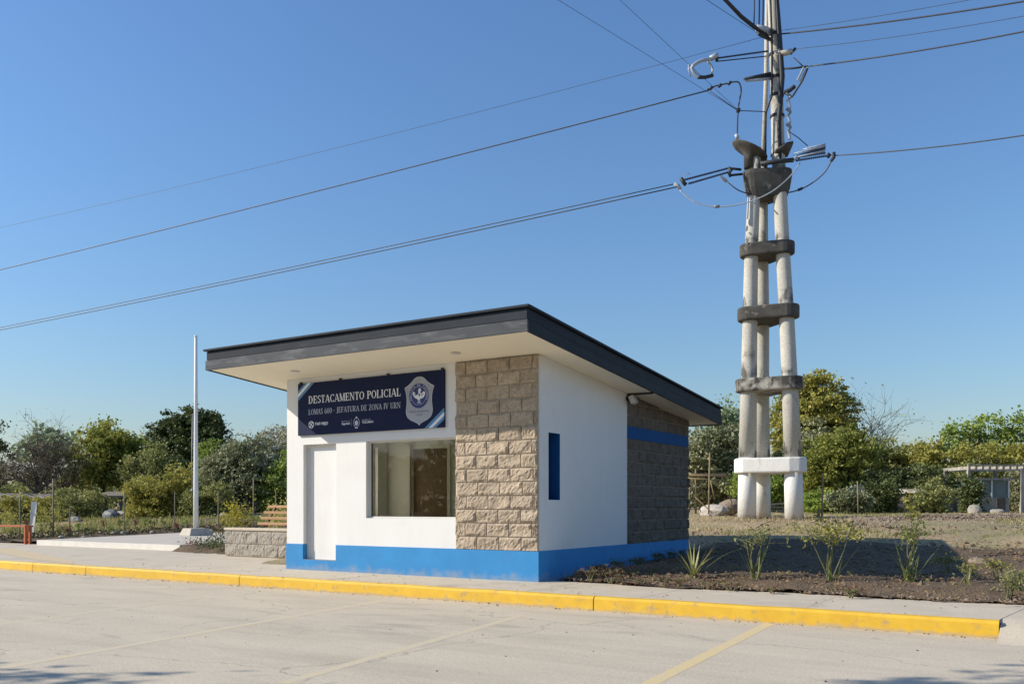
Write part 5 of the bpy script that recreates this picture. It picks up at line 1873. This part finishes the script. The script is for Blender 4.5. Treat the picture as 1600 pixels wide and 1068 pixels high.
# ------------------------------------------------------------------ bed plants
def blade_mesh(blades, m, name, parent):
    """blades: list of (base, dir(x,y), length, droop, width)"""
    mb = MB()
    for (b, az, el, L, droop, w) in blades:
        b = Vector(b)
        d = Vector((math.cos(az) * math.cos(el), math.sin(az) * math.cos(el), math.sin(el)))
        side = Vector((-math.sin(az), math.cos(az), 0))
        nseg = 5
        p = b.copy()
        vs = []
        for i in range(nseg + 1):
            t = i / nseg
            ww = w * (1 - t ** 1.6) * (0.75 + 0.5 * min(t * 3, 1)) / 2 + 0.001
            vs += [p - side * ww, p + side * ww]
            d = (d + Vector((0, 0, -droop / nseg * (0.4 + t)))).normalized()
            p = p + d * L / nseg
        mb.add(vs, [(2 * i, 2 * i + 1, 2 * i + 3, 2 * i + 2) for i in range(nseg)])
    return mb.build(name, m, parent)


def sapling(parent, b, H, cr, seed, leafm, n_leaf=170, n_stem=3, leaf=.05, lean=0.0):
    r = np.random.default_rng(seed)
    mb = MB()
    tips = []
    for i in range(n_stem):
        o = Vector(b) + Vector((r.normal(0, .03), r.normal(0, .03), 0))
        top = o + Vector((r.normal(0, cr * .5) + lean * cY, r.normal(0, cr * .5) + lean * sY, H * r.uniform(.78, .95)))
        mid = o.lerp(top, .5) + Vector((r.normal(0, .02), r.normal(0, .02), 0))
        mb.tube([o, mid, top], [.011, .008, .004], 5, caps=False)
        for k in range(9):
            s = mid.lerp(top, r.uniform(0.35, 1))
            e = s + Vector((r.normal(0, cr * .55), r.normal(0, cr * .55), r.uniform(-.02, .24) * H * .6))
            mb.tube([s, s.lerp(e, .5) + Vector((0, 0, .02)), e], [.005, .004, .002], 3, caps=False)
            tips += [e, s.lerp(e, .6)]
    mb.build('stem', M['green_stem'], parent)
    Tt = np.array([tuple(t) for t in tips])
    C = Tt[r.integers(0, len(Tt), n_leaf)] + r.normal(0, .035, (n_leaf, 3))
    V, F = leaf_quads(C, leaf, r, .3, .5)
    np_mesh('foliage', V, F, leafm, parent)


def bed_pt(px, py):
    """where the sight line through a photo pixel meets the bed"""
    lo, hi = 5.0, 40.0
    for _ in range(40):
        D = (lo + hi) / 2
        p = at(px, py, D)
        if p.z > bed_z(p.x, p.y):
            lo = D
        else:
            hi = D
    p.z = bed_z(p.x, p.y)
    return p


def rads(*a):
    return [math.radians(x) for x in a]


CAMAZ = YAW   # image-right direction


def spear(label, px, py, specs, m, sap=None, group=None, name='spear_plant', wd=.022):
    """specs: (tip px, tip py, droop)"""
    b = bed_pt(px, py)
    D = (b - Vector((CX, CY, CZ))).dot(Vector((-sY, cY, 0)))
    t = thing(name, label, 'plant', b, group)
    r = np.random.default_rng(int(px))
    bl = []
    for (tx, ty, dr) in specs:
        tip = at(tx, ty, D)
        v = tip - b
        dep = r.normal(0, .10)
        v = v + Vector((-sY * dep, cY * dep, dr * 0.16))
        az = math.atan2(v.y, v.x)
        hor = math.hypot(v.x, v.y)
        el = math.atan2(v.z + dr * 0.14, hor)
        o = b + Vector((r.normal(0, .03), r.normal(0, .03), -.01))
        bl.append((o, az, el, v.length * (1 + .25 * dr), dr, wd * r.uniform(.8, 1.2)))
    blade_mesh(bl, m, 'blades', t)
    if sap:
        sapling(t, b + Vector((-sY * .15, cY * .15, -.01)), **sap)
    return t


spear('spiky variegated plant nearest the building, nothing growing above it', 1083, 900, [(1052, 872, .5), (1067, 862, .2), (1074, 845, .1), (1082, 868, .1), (1090, 868, .1), (1098, 862, .2), (1117, 840, .15), (1138, 866, .8), (1104, 876, .3), (1110, 868, .5), (1070, 880, .3), (1078, 858, .1), (1060, 884, .5), (1094, 852, .1), (1108, 856, .3), (1058, 868, .4), (1088, 876, .1), (1118, 880, .6), (1098, 884, .3), (1064, 872, .3), (1085, 850, .1)], LM['blade'], wd=.030)
spear('second spiky plant from the building, a thin brownish sapling above it', 1180, 903, [(1153, 850, .25), (1166, 866, .1), (1178, 862, .1), (1188, 838, .05), (1205, 842, .2), (1213, 866, .5), (1172, 875, .1), (1185, 860, .1)], LM['blade_green'], sap=dict(H=.80, cr=.33, seed=51, leafm=LM['olive'], n_leaf=150, leaf=.05, n_stem=5))
spear('third spiky plant from the building, under a bushy sapling', 1303, 908, [(1280, 846, .3), (1293, 862, .1), (1306, 842, .05), (1322, 850, .2), (1338, 848, .3), (1297, 880, .1), (1312, 872, .1), (1288, 872, .2)], LM['blade_green'], sap=dict(H=.90, cr=.40, seed=52, leafm=LM['yellow'], n_leaf=400, leaf=.055, n_stem=6))
spear('dense green spiky clump, fourth from the building', 1422, 908, [(1372, 886, .5), (1385, 862, .4), (1398, 850, .2), (1408, 846, .15), (1416, 856, .1), (1425, 842, .1), (1436, 846, .15), (1448, 852, .25), (1465, 852, .5), (1402, 872, .2), (1440, 872, .2), (1430, 866, .1), (1412, 876, .1), (1452, 868, .3), (1420, 884, .1), (1428, 880, .1), (1434, 888, .1), (1414, 890, .1)], LM['blade_green'], sap=dict(H=.86, cr=.24, seed=53, leafm=LM['olive'], n_leaf=220, leaf=.06, n_stem=4, lean=0.05), wd=.022)
spear('small yellowing weed clump near the outer end of the bed', 1512, 915, [(1503, 890, .2), (1508, 884, .1), (1514, 880, .1), (1521, 888, .2), (1527, 896, .3), (1498, 900, .3)], LM['blade'], name='weed_clump', sap=dict(H=.34, cr=.14, seed=54, leafm=LM['yellow'], n_leaf=120, leaf=.035))
t = spear('slim sapling with a tall leafy tip behind the dense green clump', 1432, 872, [(1426, 850, .2), (1438, 850, .2)], LM['blade_green'], name='garden_sapling', sap=dict(H=1.15, cr=.12, seed=55, leafm=LM['yellow'], n_leaf=260, leaf=.06, n_stem=2))
# low tufts near the outer corner
for i, (px, py, lm) in enumerate(((1578, 936, 'olive'), (1594, 922, 'olive'), (1560, 905, 'yellow'), (1480, 895, 'yellow'))):
    b = bed_pt(px, py)
    t = thing('low_shrub', ['small green tuft by the pavement at the outer bed corner', 'second green tuft, higher up the outer bed corner', 'pale yellowish tuft beside the boulder', 'yellowish tuft between the dense clump and the boulder'][i], 'plant', b)
    sapling(t, b, .26, .16, 60 + i, LM[lm], 160, 5, .035)

# small red-leaved edging plants along the bed, dark ones in the building's shade
r = np.random.default_rng(91)
epx = [(907, 905), (918, 908), (927, 903), (938, 909), (946, 901), (955, 910), (966, 900), (975, 909), (985, 897), (1002, 913), (1020, 893), (1040, 914), (1062, 916), (1100, 918), (1140, 921), (1205, 925), (1330, 933), (1342, 930)]
for i, (px, py) in enumerate(epx):
    b = bed_pt(px, py)
    t = tag(thing('edging_plant', None, None, b), 'small red-leaved edging plant in the front row of the soil bed', 'plant', 'red edging plants along the soil bed')
    sapling(t, b, r.uniform(.07, .15) * (1.5 if px < 960 else .8), .09, 200 + i, LM['red'], 60, 4, .028)
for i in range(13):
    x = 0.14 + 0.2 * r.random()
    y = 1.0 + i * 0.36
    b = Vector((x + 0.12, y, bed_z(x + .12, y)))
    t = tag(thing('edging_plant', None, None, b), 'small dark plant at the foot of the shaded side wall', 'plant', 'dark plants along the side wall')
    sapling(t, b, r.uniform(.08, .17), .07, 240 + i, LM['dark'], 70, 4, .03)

# ------------------------------------------------------------------ rocks
def rock(label, c, s, seed, m='rock', group=None, cat='rock', name='rock', sq=(1, 1, .7)):
    r = np.random.default_rng(seed)
    bm = bmesh.new()
    bmesh.ops.create_icosphere(bm, subdivisions=2, radius=1)
    nzr = Noise(seed, 7, 1.4)
    mb = MB()
    vs = []
    for v in bm.verts:
        k = 1 + .22 * float(nzr(np.array([v.co]))[0])
        p = v.co * k
        vs.append((c[0] + p.x * s * sq[0], c[1] + p.y * s * sq[1], c[2] + p.z * s * sq[2]))
    fs = [tuple(v.index for v in f.verts) for f in bm.faces]
    bm.free()
    o = mb.add(vs, fs).build(name, M[m])
    return tag(o, label, cat, group)


b = bed_pt(1532, 882)
rock('pale flat boulder lying on the outer part of the soil bed', (b.x, b.y, b.z + .03), .13, 5, 'gravel', sq=(1.3, .9, .6))
b = on_ground(1116, 33)
rock('white boulder lying beside the cane lean-to', (b.x, b.y, b.z + .18), .34, 6, sq=(1.6, 1, .85))
b = on_ground(1140, 34)
rock('brown lump of earth behind the white boulder', (b.x, b.y, b.z + .3), .40, 7, m='gravel')
for i, (px, py) in enumerate(((96, 836), (131, 829), (180, 826), (195, 829), (238, 822), (330, 826), (158, 832), (370, 818), (405, 818))):
    b = at(px, py, 30 if px < 140 else 34)
    rock(['cream stone in the planted strip beside the tilted white post', 'small cream stone in the planted strip before the bright green tree', 'large white stone in the planted strip behind the platform edge', 'second white stone touching the large white one', 'pale stone in the planted strip under the olive scrub', 'pale stone just beyond the flagpole foot', 'tiny pale stone between the cream ones in the strip', 'pale stone near the yellow-flowered shrub', 'pale stone before the slatted bench'][i], (b.x, b.y, ground_z(b.x, b.y) + .10), [.09, .09, .16, .12, .1, .1, .06, .09, .1][i], 30 + i)

# ------------------------------------------------------------------ planted strip on the flagpole side: seedlings and stakes
r = np.random.default_rng(13)


def stake(px, py0, py1, D, label, rad=.018, m='cane', lean=0.0, name='cane_stake', group=None):
    b = at(px, py0, D)
    b.z = ground_z(b.x, b.y) - .05
    tp = at(px + lean, py1, D)
    return tag(MB().tube([b, b.lerp(tp, .5), tp], [rad, rad * .95, rad * .8], 6).build(name, M[m]), label, 'stake', group)


for i, px in enumerate((5, 22, 44, 64, 78, 92, 108, 120, 133, 146, 160, 170, 184, 198, 212, 226, 240, 255, 272, 290, 345, 358, 384, 398)):
    D = 30.5 + 4.0 * sstep(90, 260, px) + r.normal(0, .3)
    b = on_ground(px + r.normal(0, 2), D)
    b.z += .03
    t = tag(thing('seedling', None, None, b), ['knee-high dark-leaved seedling in the planted strip beyond the platform', 'knee-high olive seedling in the planted strip beyond the platform', 'knee-high red-leaved seedling in the planted strip beyond the platform', 'knee-high fresh green seedling in the planted strip beyond the platform'][i % 4], 'plant', 'seedlings in the planted strip')
    sapling(t, b, r.uniform(.35, .75), .10, 300 + i, LM[['dark', 'olive', 'red', 'mid'][i % 4]], 90, 2, .06)
stake(83, 838, 748, 31, 'tall thin dark stake next to the tilted white post', .03, 'grey_wood')
stake(31, 846, 775, 30, 'dark stake with a sapling above the orange bench', .025, 'grey_wood')
stake(109, 832, 790, 31, 'short dark stake in the strip, first past the white post', .025, 'grey_wood')
stake(194, 826, 768, 35, 'thin grey stake below the dark tree', .02, 'grey_wood')
stake(273, 822, 768, 35, 'thin grey stake just before the flagpole', .02, 'grey_wood')
stake(341, 826, 766, 32, 'pale stake between the flagpole and the yellow shrub', .02, 'cane')
stake(396, 815, 747, 34, 'tall pale cane stake between the yellow shrub and the bench', .025, 'cane')
stake(431, 800, 764, 34, 'pale cane stake above the slatted bench', .02, 'cane')
# yellow shrub and neighbours in the strip
def low_bush(label, px, D, w, h, seed, leafm, n=900, leaf=.07, name='garden_shrub'):
    b = on_ground(px, D)
    b.z += .03
    t = thing(name, label, 'shrub', b)
    rr = np.random.default_rng(seed)
    C = np.array([b.x, b.y, b.z + h * .55]) + rr.normal(size=(n, 3)) * np.array([w * .28, w * .28, h * .24])
    V, F = leaf_quads(C, leaf, rr)
    np_mesh('foliage', V, F, leafm, t)
    mb = MB()
    for k in range(7):
        e = Vector(C[k])
        mb.tube([b, b.lerp(e, .5) + Vector((0, 0, .05)), e], [.012, .009, .004], 4, caps=False)
    mb.build('stem', M['green_stem'], t)
    return t


low_bush('bright yellow-green shrub between the flagpole and the bench', 369, 33, .95, 1.15, 71, LM['yellowflower'], 700, .09)
low_bush('yellowish young shrub beside the tilted white post', 66, 34, .9, 1.3, 72, LM['yellow'], 420, .08)
low_bush('thin leafy young shrub by the tall dark stake', 90, 32, .9, 1.5, 73, LM['yellow'], 420, .08)
low_bush('small yellow-green shrub above the orange bench', 20, 33, .9, 1.0, 74, LM['yellow'], 420, .08)
low_bush('yellow shrub just above the bench back', 436, 29, .9, 1.3, 75, LM['yellow'], 600, .08)
low_bush('dark little shrub by the platform corner', 328, 22.8, .7, .4, 76, LM['dark'], 420, .05)
low_bush('dark little shrub against the block wall', 345, 22.0, .6, .62, 77, LM['dark'], 360, .05)
low_bush('low reddish shrub at the platform corner', 303, 23.6, .55, .26, 78, LM['red'], 260, .04)

# tilted white post
b = on_ground(48, 33.5)
tag(MB().hexa([(b.x - .10, b.y - .03, b.z - .1), (b.x + .10, b.y + .03, b.z - .1), (b.x + .08, b.y + .08, b.z - .1), (b.x - .12, b.y + .02, b.z - .1)] + [(v.x, v.y, v.z) for v in (at(49, 783, 33.5), at(58, 783.5, 33.5), at(58, 783.5, 33.56), at(49, 783, 33.56))]).build('marker_post', M['white_metal']), 'flat white marker post tilting sideways in the planted strip', 'post')

# orange-red bench cut by the frame
ob = thing('metal_bench', 'orange-red metal bench frame cut off by the picture edge', 'bench', at(36, 848, 27.4))
p0 = at(40, 848, 27.4)
p0.z = 0
ZS_ = .52
dirx = Vector((-1, 0.02, 0))
for k, (a, dd) in enumerate(((0, 0), (2.8, 0), (0, .14), (2.8, .14))):
    q = p0 + dirx * a + Vector((0, dd, 0))
    MB().box(q.x - .035, q.x + .035, q.y - .035, q.y + .035, 0.001, ZS_).build('leg', M['orange_paint'], ob)
for k in range(4):
    MB().box(p0.x - 2.9, p0.x + .04, p0.y - .04 + k * .07, p0.y + .015 + k * .07, ZS_ + .001, ZS_ + .05).build('slat', M['orange_paint'], ob, .005)

# ------------------------------------------------------------------ shack and debris on the flagpole side
b = on_ground(0, 46)
sh = thing('tin_shack', 'low shack with a rusty tin roof at the picture edge', 'shack', b)
ux, uy = Vector((cY, sY, 0)), Vector((-sY, cY, 0))


def obox(parent, name, m, o, u0, u1, v0, v1, z0, z1, zb=None):
    """box in axes across/along the view from point o; zb: height of far edge top"""
    P = lambda u, v, z: o + ux * u + uy * v + Vector((0, 0, z))
    zb = z1 if zb is None else zb
    return MB().hexa([P(u0, v0, z0), P(u1, v0, z0), P(u1, v1, z0), P(u0, v1, z0), P(u0, v0, z1), P(u1, v0, z1), P(u1, v1, zb), P(u0, v1, zb)]).build(name, M[m], parent)


obox(sh, 'wall', 'shade_wall', b, -3.0, 1.0, 0.3, 3.3, -.2, 0.98)
rf = MB()
nn = 24
for i in range(nn):
    u0, u1 = -3.4 + 4.75 * i / nn, -3.4 + 4.75 * (i + 1) / nn
    P = lambda u, v, z: b + ux * u + uy * v + Vector((0, 0, z))
    h = .02 * (i % 2)
    rf.hexa([P(u0, -.3, 1.0 + h), P(u1, -.3, 1.0 + h), P(u1, 3.6, 1.5 + h), P(u0, 3.6, 1.5 + h), P(u0, -.3, 1.04 + h), P(u1, -.3, 1.04 + h), P(u1, 3.6, 1.54 + h), P(u0, 3.6, 1.54 + h)])
rf.build('roof', M['tin'], sh)
for u in (-2.9, .9):
    obox(sh, 'post', 'grey_wood', b, u - .06, u + .06, -.2, -.1, -.2, 0.99)
# heap under the scrub: a grey sheet thrown over pale rubble
b = on_ground(172, 44.5)
o = rock('grey sheet bundled on the rubble under the scrub', (b.x, b.y, b.z + .10), .40, 81, 'tarp', cat='tarp', name='tarp_bundle', sq=(1.2, .8, .75))
b2 = on_ground(188, 44.8)
rock('pale rubble heap beside the grey sheet', (b2.x, b2.y, b2.z + .12), .5, 82, 'old_white', cat='rubble', name='rubble_heap', sq=(1.3, .7, .6))
for i, (px, py, D, s, lb) in enumerate(((62, 780, 46, .5, 'pale rubble lump in the weeds before the twiggy tree'), (118, 792, 44, .42, 'pale upright slab of rubble at the foot of the bright green tree'), (122, 775, 47, .5, 'dark lump under the bright green tree'), (350, 783, 42, .32, 'white bundle lying at the edge of the grey-green bush'))):
    b = at(px, py, D)
    b.z = ground_z(b.x, b.y) + .08
    rock(lb, b, s * .8, 85 + i, ['rock', 'rock', 'shade_wall', 'old_white'][i], cat='rubble', name='rubble_lump', sq=(1, .7, .5))
# dark pole barrier behind the heap
b = on_ground(160, 47)
br = thing('lean_to', 'dark low lean-to roof half buried in the scrub', 'shelter', b)
obox(br, 'roof', 'grey_wood', b, -.6, 2.3, 0, 2.0, 1.02, 1.10, 1.35)
for u in (-.45, .9, 2.1):
    obox(br, 'post', 'grey_wood', b, u - .05, u + .05, .1, .2, -.2, 1.01)

# ------------------------------------------------------------------ cane lean-to, planks, stakes by the pylon
lt = thing('cane_shelter', 'rough cane frame with cross poles between the building and the pylon', 'shelter', on_ground(1108, 30.5))


def cane(p0, p1, rad=.03, name='pole', parent=lt, m='cane'):
    return MB().tube([at(*p0), at(*p1)], [rad, rad * .85], 6).build(name, M[m], parent)


cane((1107, 814, 30), (1109, 707, 30), .03)
cane((1087, 802, 31), (1087, 732, 31), .035)
cane((1077, 800, 31), (1078, 752, 31), .03)
cane((1146, 802, 31), (1138, 760, 31.2), .03)
cane((1072, 741.5, 30.6), (1143, 744, 30.6), .04)
cane((1074, 747, 30.7), (1131, 750, 30.7), .035)
cane((1080, 752, 31), (1095, 800, 31), .02)
cane((1093, 742, 31), (1100, 785, 31), .02)
cane((1110, 750, 30.4), (1117, 780, 30.4), .02)
cane((1085, 775, 31), (1112, 800, 30.8), .02)
obox(lt, 'thatch', 'cane', at(1076, 742, 31), .05, 1.25, -.2, .8, -.02, .06)
b = on_ground(1108, 29.8)
rock('small stone at the foot of the cane frame pole', (b.x, b.y, b.z + .04), .09, 95, cat='rock')
for i, (px, py, ln, rt) in enumerate(((1218, 792, 1.0, .1), (1222, 786, .9, -.1), (1214, 797, .8, .05), (1226, 800, .7, .2))):
    b = at(px, py, 33)
    b.z = max(b.z, ground_z(b.x, b.y) + .03)
    Mx = Matrix.Translation(b) @ Matrix.Rotation(YAW + rt, 4, 'Z') @ Matrix.Rotation([.05, -.1, .02, .12][i], 4, 'Y')
    tag(MB().box(-ln / 2, ln / 2, -.06, .06, -.03, .03, Mx).build('timber_plank', M['grey_wood']), ['weathered plank on the pile behind the pylon, topmost but one', 'topmost weathered plank of the pile behind the pylon', 'lower weathered plank behind the pylon legs', 'short weathered plank lying low behind the far pylon leg'][i], 'plank', 'planks piled behind the pylon')
stake(1284, 808, 738, 28, 'light cane stake standing beside the far pylon leg', .03, 'cane', 2)
stake(1341, 798, 752, 34, 'thin cane stake before the ruined pale wall', .025, 'cane', -1)
stake(1279, 807, 795, 28, 'short stub of wood at the foot of the cane stake', .05, 'grey_wood')

# ------------------------------------------------------------------ ruined walls, shelter and booth on the far side
b = on_ground(1342, 40)
rw = thing('ruined_wall', 'ruined pale wall standing among the bushes', 'wall', b)
P = lambda u, v, z: b + ux * u + uy * v + Vector((0, 0, z))
MB().add([P(-.9, 0, -.1), P(.35, 0, -.1), P(.38, 0, 1.05), P(.15, 0, 1.3), P(-.25, 0, 1.25), P(-.6, 0, .95), P(-.9, 0, .9)] + [P(-.9, .2, -.1), P(.35, .2, -.1), P(.38, .2, 1.05), P(.15, .2, 1.3), P(-.25, .2, 1.25), P(-.6, .2, .95), P(-.9, .2, .9)],
         [(0, 1, 2, 3, 4, 5, 6), (13, 12, 11, 10, 9, 8, 7)] + [(i, 7 + i, 7 + (i + 1) % 7, (i + 1) % 7) for i in range(7)]).build('wall_body', M['old_white'], rw)
b = on_ground(1432, 39)
lw = thing('block_wall', 'low grey block wall behind the gravel, next to the dark bushes', 'wall', b)
for c in range(3):
    for k in range(5):
        o_ = .2 * (c % 2)
        obox(lw, 'block', 'block_grey', b, -1.05 + k * .42 - o_ * 1, -1.05 + k * .42 + .41 - o_, 0, .18, -.02 + c * .205, -.02 + c * .205 + .195)
b = on_ground(1400, 38)
for i, (px, D, s, q, lb) in enumerate(((1522, 39, .5, (1.1, .8, .9), 'pale rubble heap beside the lattice shelter'), (1560, 39, .4, (1.2, .8, .7), 'pale rubble lump under the lattice shelter'))):
    b = on_ground(px, D)
    rock(lb, (b.x, b.y, b.z + .05), s * .62, 110 + i, 'old_white', cat='rubble', name='rubble_heap', sq=q)
b = on_ground(1480, 41)
sd_ = thing('low_shed', 'low cluttered shed with a pale sheet roof half hidden by scrub', 'shed', b)
obox(sd_, 'wall', 'shade_wall', b, -1.3, 1.2, 0.2, 2.2, -.1, 0.92)
obox(sd_, 'roof', 'tin', b, -1.5, 1.4, -.1, 2.4, 0.925, 0.98, 1.2)
for u in (-1.2, -.35, .55, 1.1):
    obox(sd_, 'post', 'old_white', b, u - .05, u + .05, -.02, .08, -.1, 0.92)
obox(sd_, 'panel', 'tarp', b, -.3, .5, 0.10, 0.18, -.05, 0.75)
obox(sd_, 'panel', 'old_white', b, -1.15, -.45, 0.10, 0.18, -.05, 0.5)
b = on_ground(1560, 41)
st = thing('lattice_shelter', 'pale shelter with a lattice roof edge behind the gravel', 'shelter', b)
for u, v in ((-1.35, 0), (.95, -.2), (-1.35, 2.2), (.95, 2.0)):
    obox(st, 'post', 'old_white', b, u - .07, u + .07, v - .07, v + .07, -.1, 2.02)
for z in (1.92, 2.14):
    obox(st, 'rail', 'old_white', b, -1.5, 1.1, -.25, -.17, z, z + .06)
for k in range(9):
    obox(st, 'slat', 'old_white', b, -1.45 + k * .31, -1.35 + k * .31, -.16, 2.3, 1.98, 2.13)
b = on_ground(1552, 42)
kb = thing('booth', 'pale booth with teal glass standing under the lattice shelter', 'booth', b)
obox(kb, 'wall', 'old_white', b, -.95, .75, 0, 1.5, -.1, .72)
obox(kb, 'window', 'teal_glass', b, -.93, .73, .05, 1.45, .721, 1.5)
for u in (-.95, -.1, .69):
    obox(kb, 'post', 'white_metal', b, u, u + .07, -.012, .045, .722, 1.52)
obox(kb, 'roof', 'grey_metal', b, -1.05, .85, -.1, 1.6, 1.521, 1.62)
obox(kb, 'door', 'shade_wall', b, .15, .55, -.03, -.002, -.08, .70)

# low ground cover in the planted strip and weeds on the bed
r = np.random.default_rng(505)
pts = []
for i in range(4200):
    px = r.uniform(-20, 420)
    D = float(np.interp(px, [-20, 60, 140, 260, 420], [29.5, 31.0, 33.5, 35.5, 34.5])) + r.normal(0, .55)
    b = on_ground(px, D)
    if -12.6 < b.x and b.y < 6:
        continue
    pts.append((b.x, b.y, b.z + .03 + .22 * r.random() ** 1.6))
pts = np.array(pts)
V, F = leaf_quads(pts, .085, r, .4)
half = len(pts) // 2
o = np_mesh('ground_cover', V[:half * 4], F[:half], mat('reddish_foliage', (0.10, 0.042, 0.026), (0.055, 0.03, 0.018), scale=4, rough=0.8))
o['kind'] = 'stuff'
o = np_mesh('ground_cover', V[half * 4:], F[:len(pts) - half], LM['dark'])
o['kind'] = 'stuff'
pts = []
for i in range(60):
    x, y = r.uniform(.4, 7.5), .3 + 5.5 * r.random() ** 1.5
    for k in range(int(r.integers(4, 16))):
        a, b2 = x + r.normal(0, .035), y + r.normal(0, .035)
        pts.append((a, b2, bed_z(a, b2) + .015 + .05 * r.random()))
pts = np.array(pts)
V, F = leaf_quads(pts, .035, r, .4)
o = np_mesh('ground_cover', V, F, LM['olive'])
o['kind'] = 'stuff'
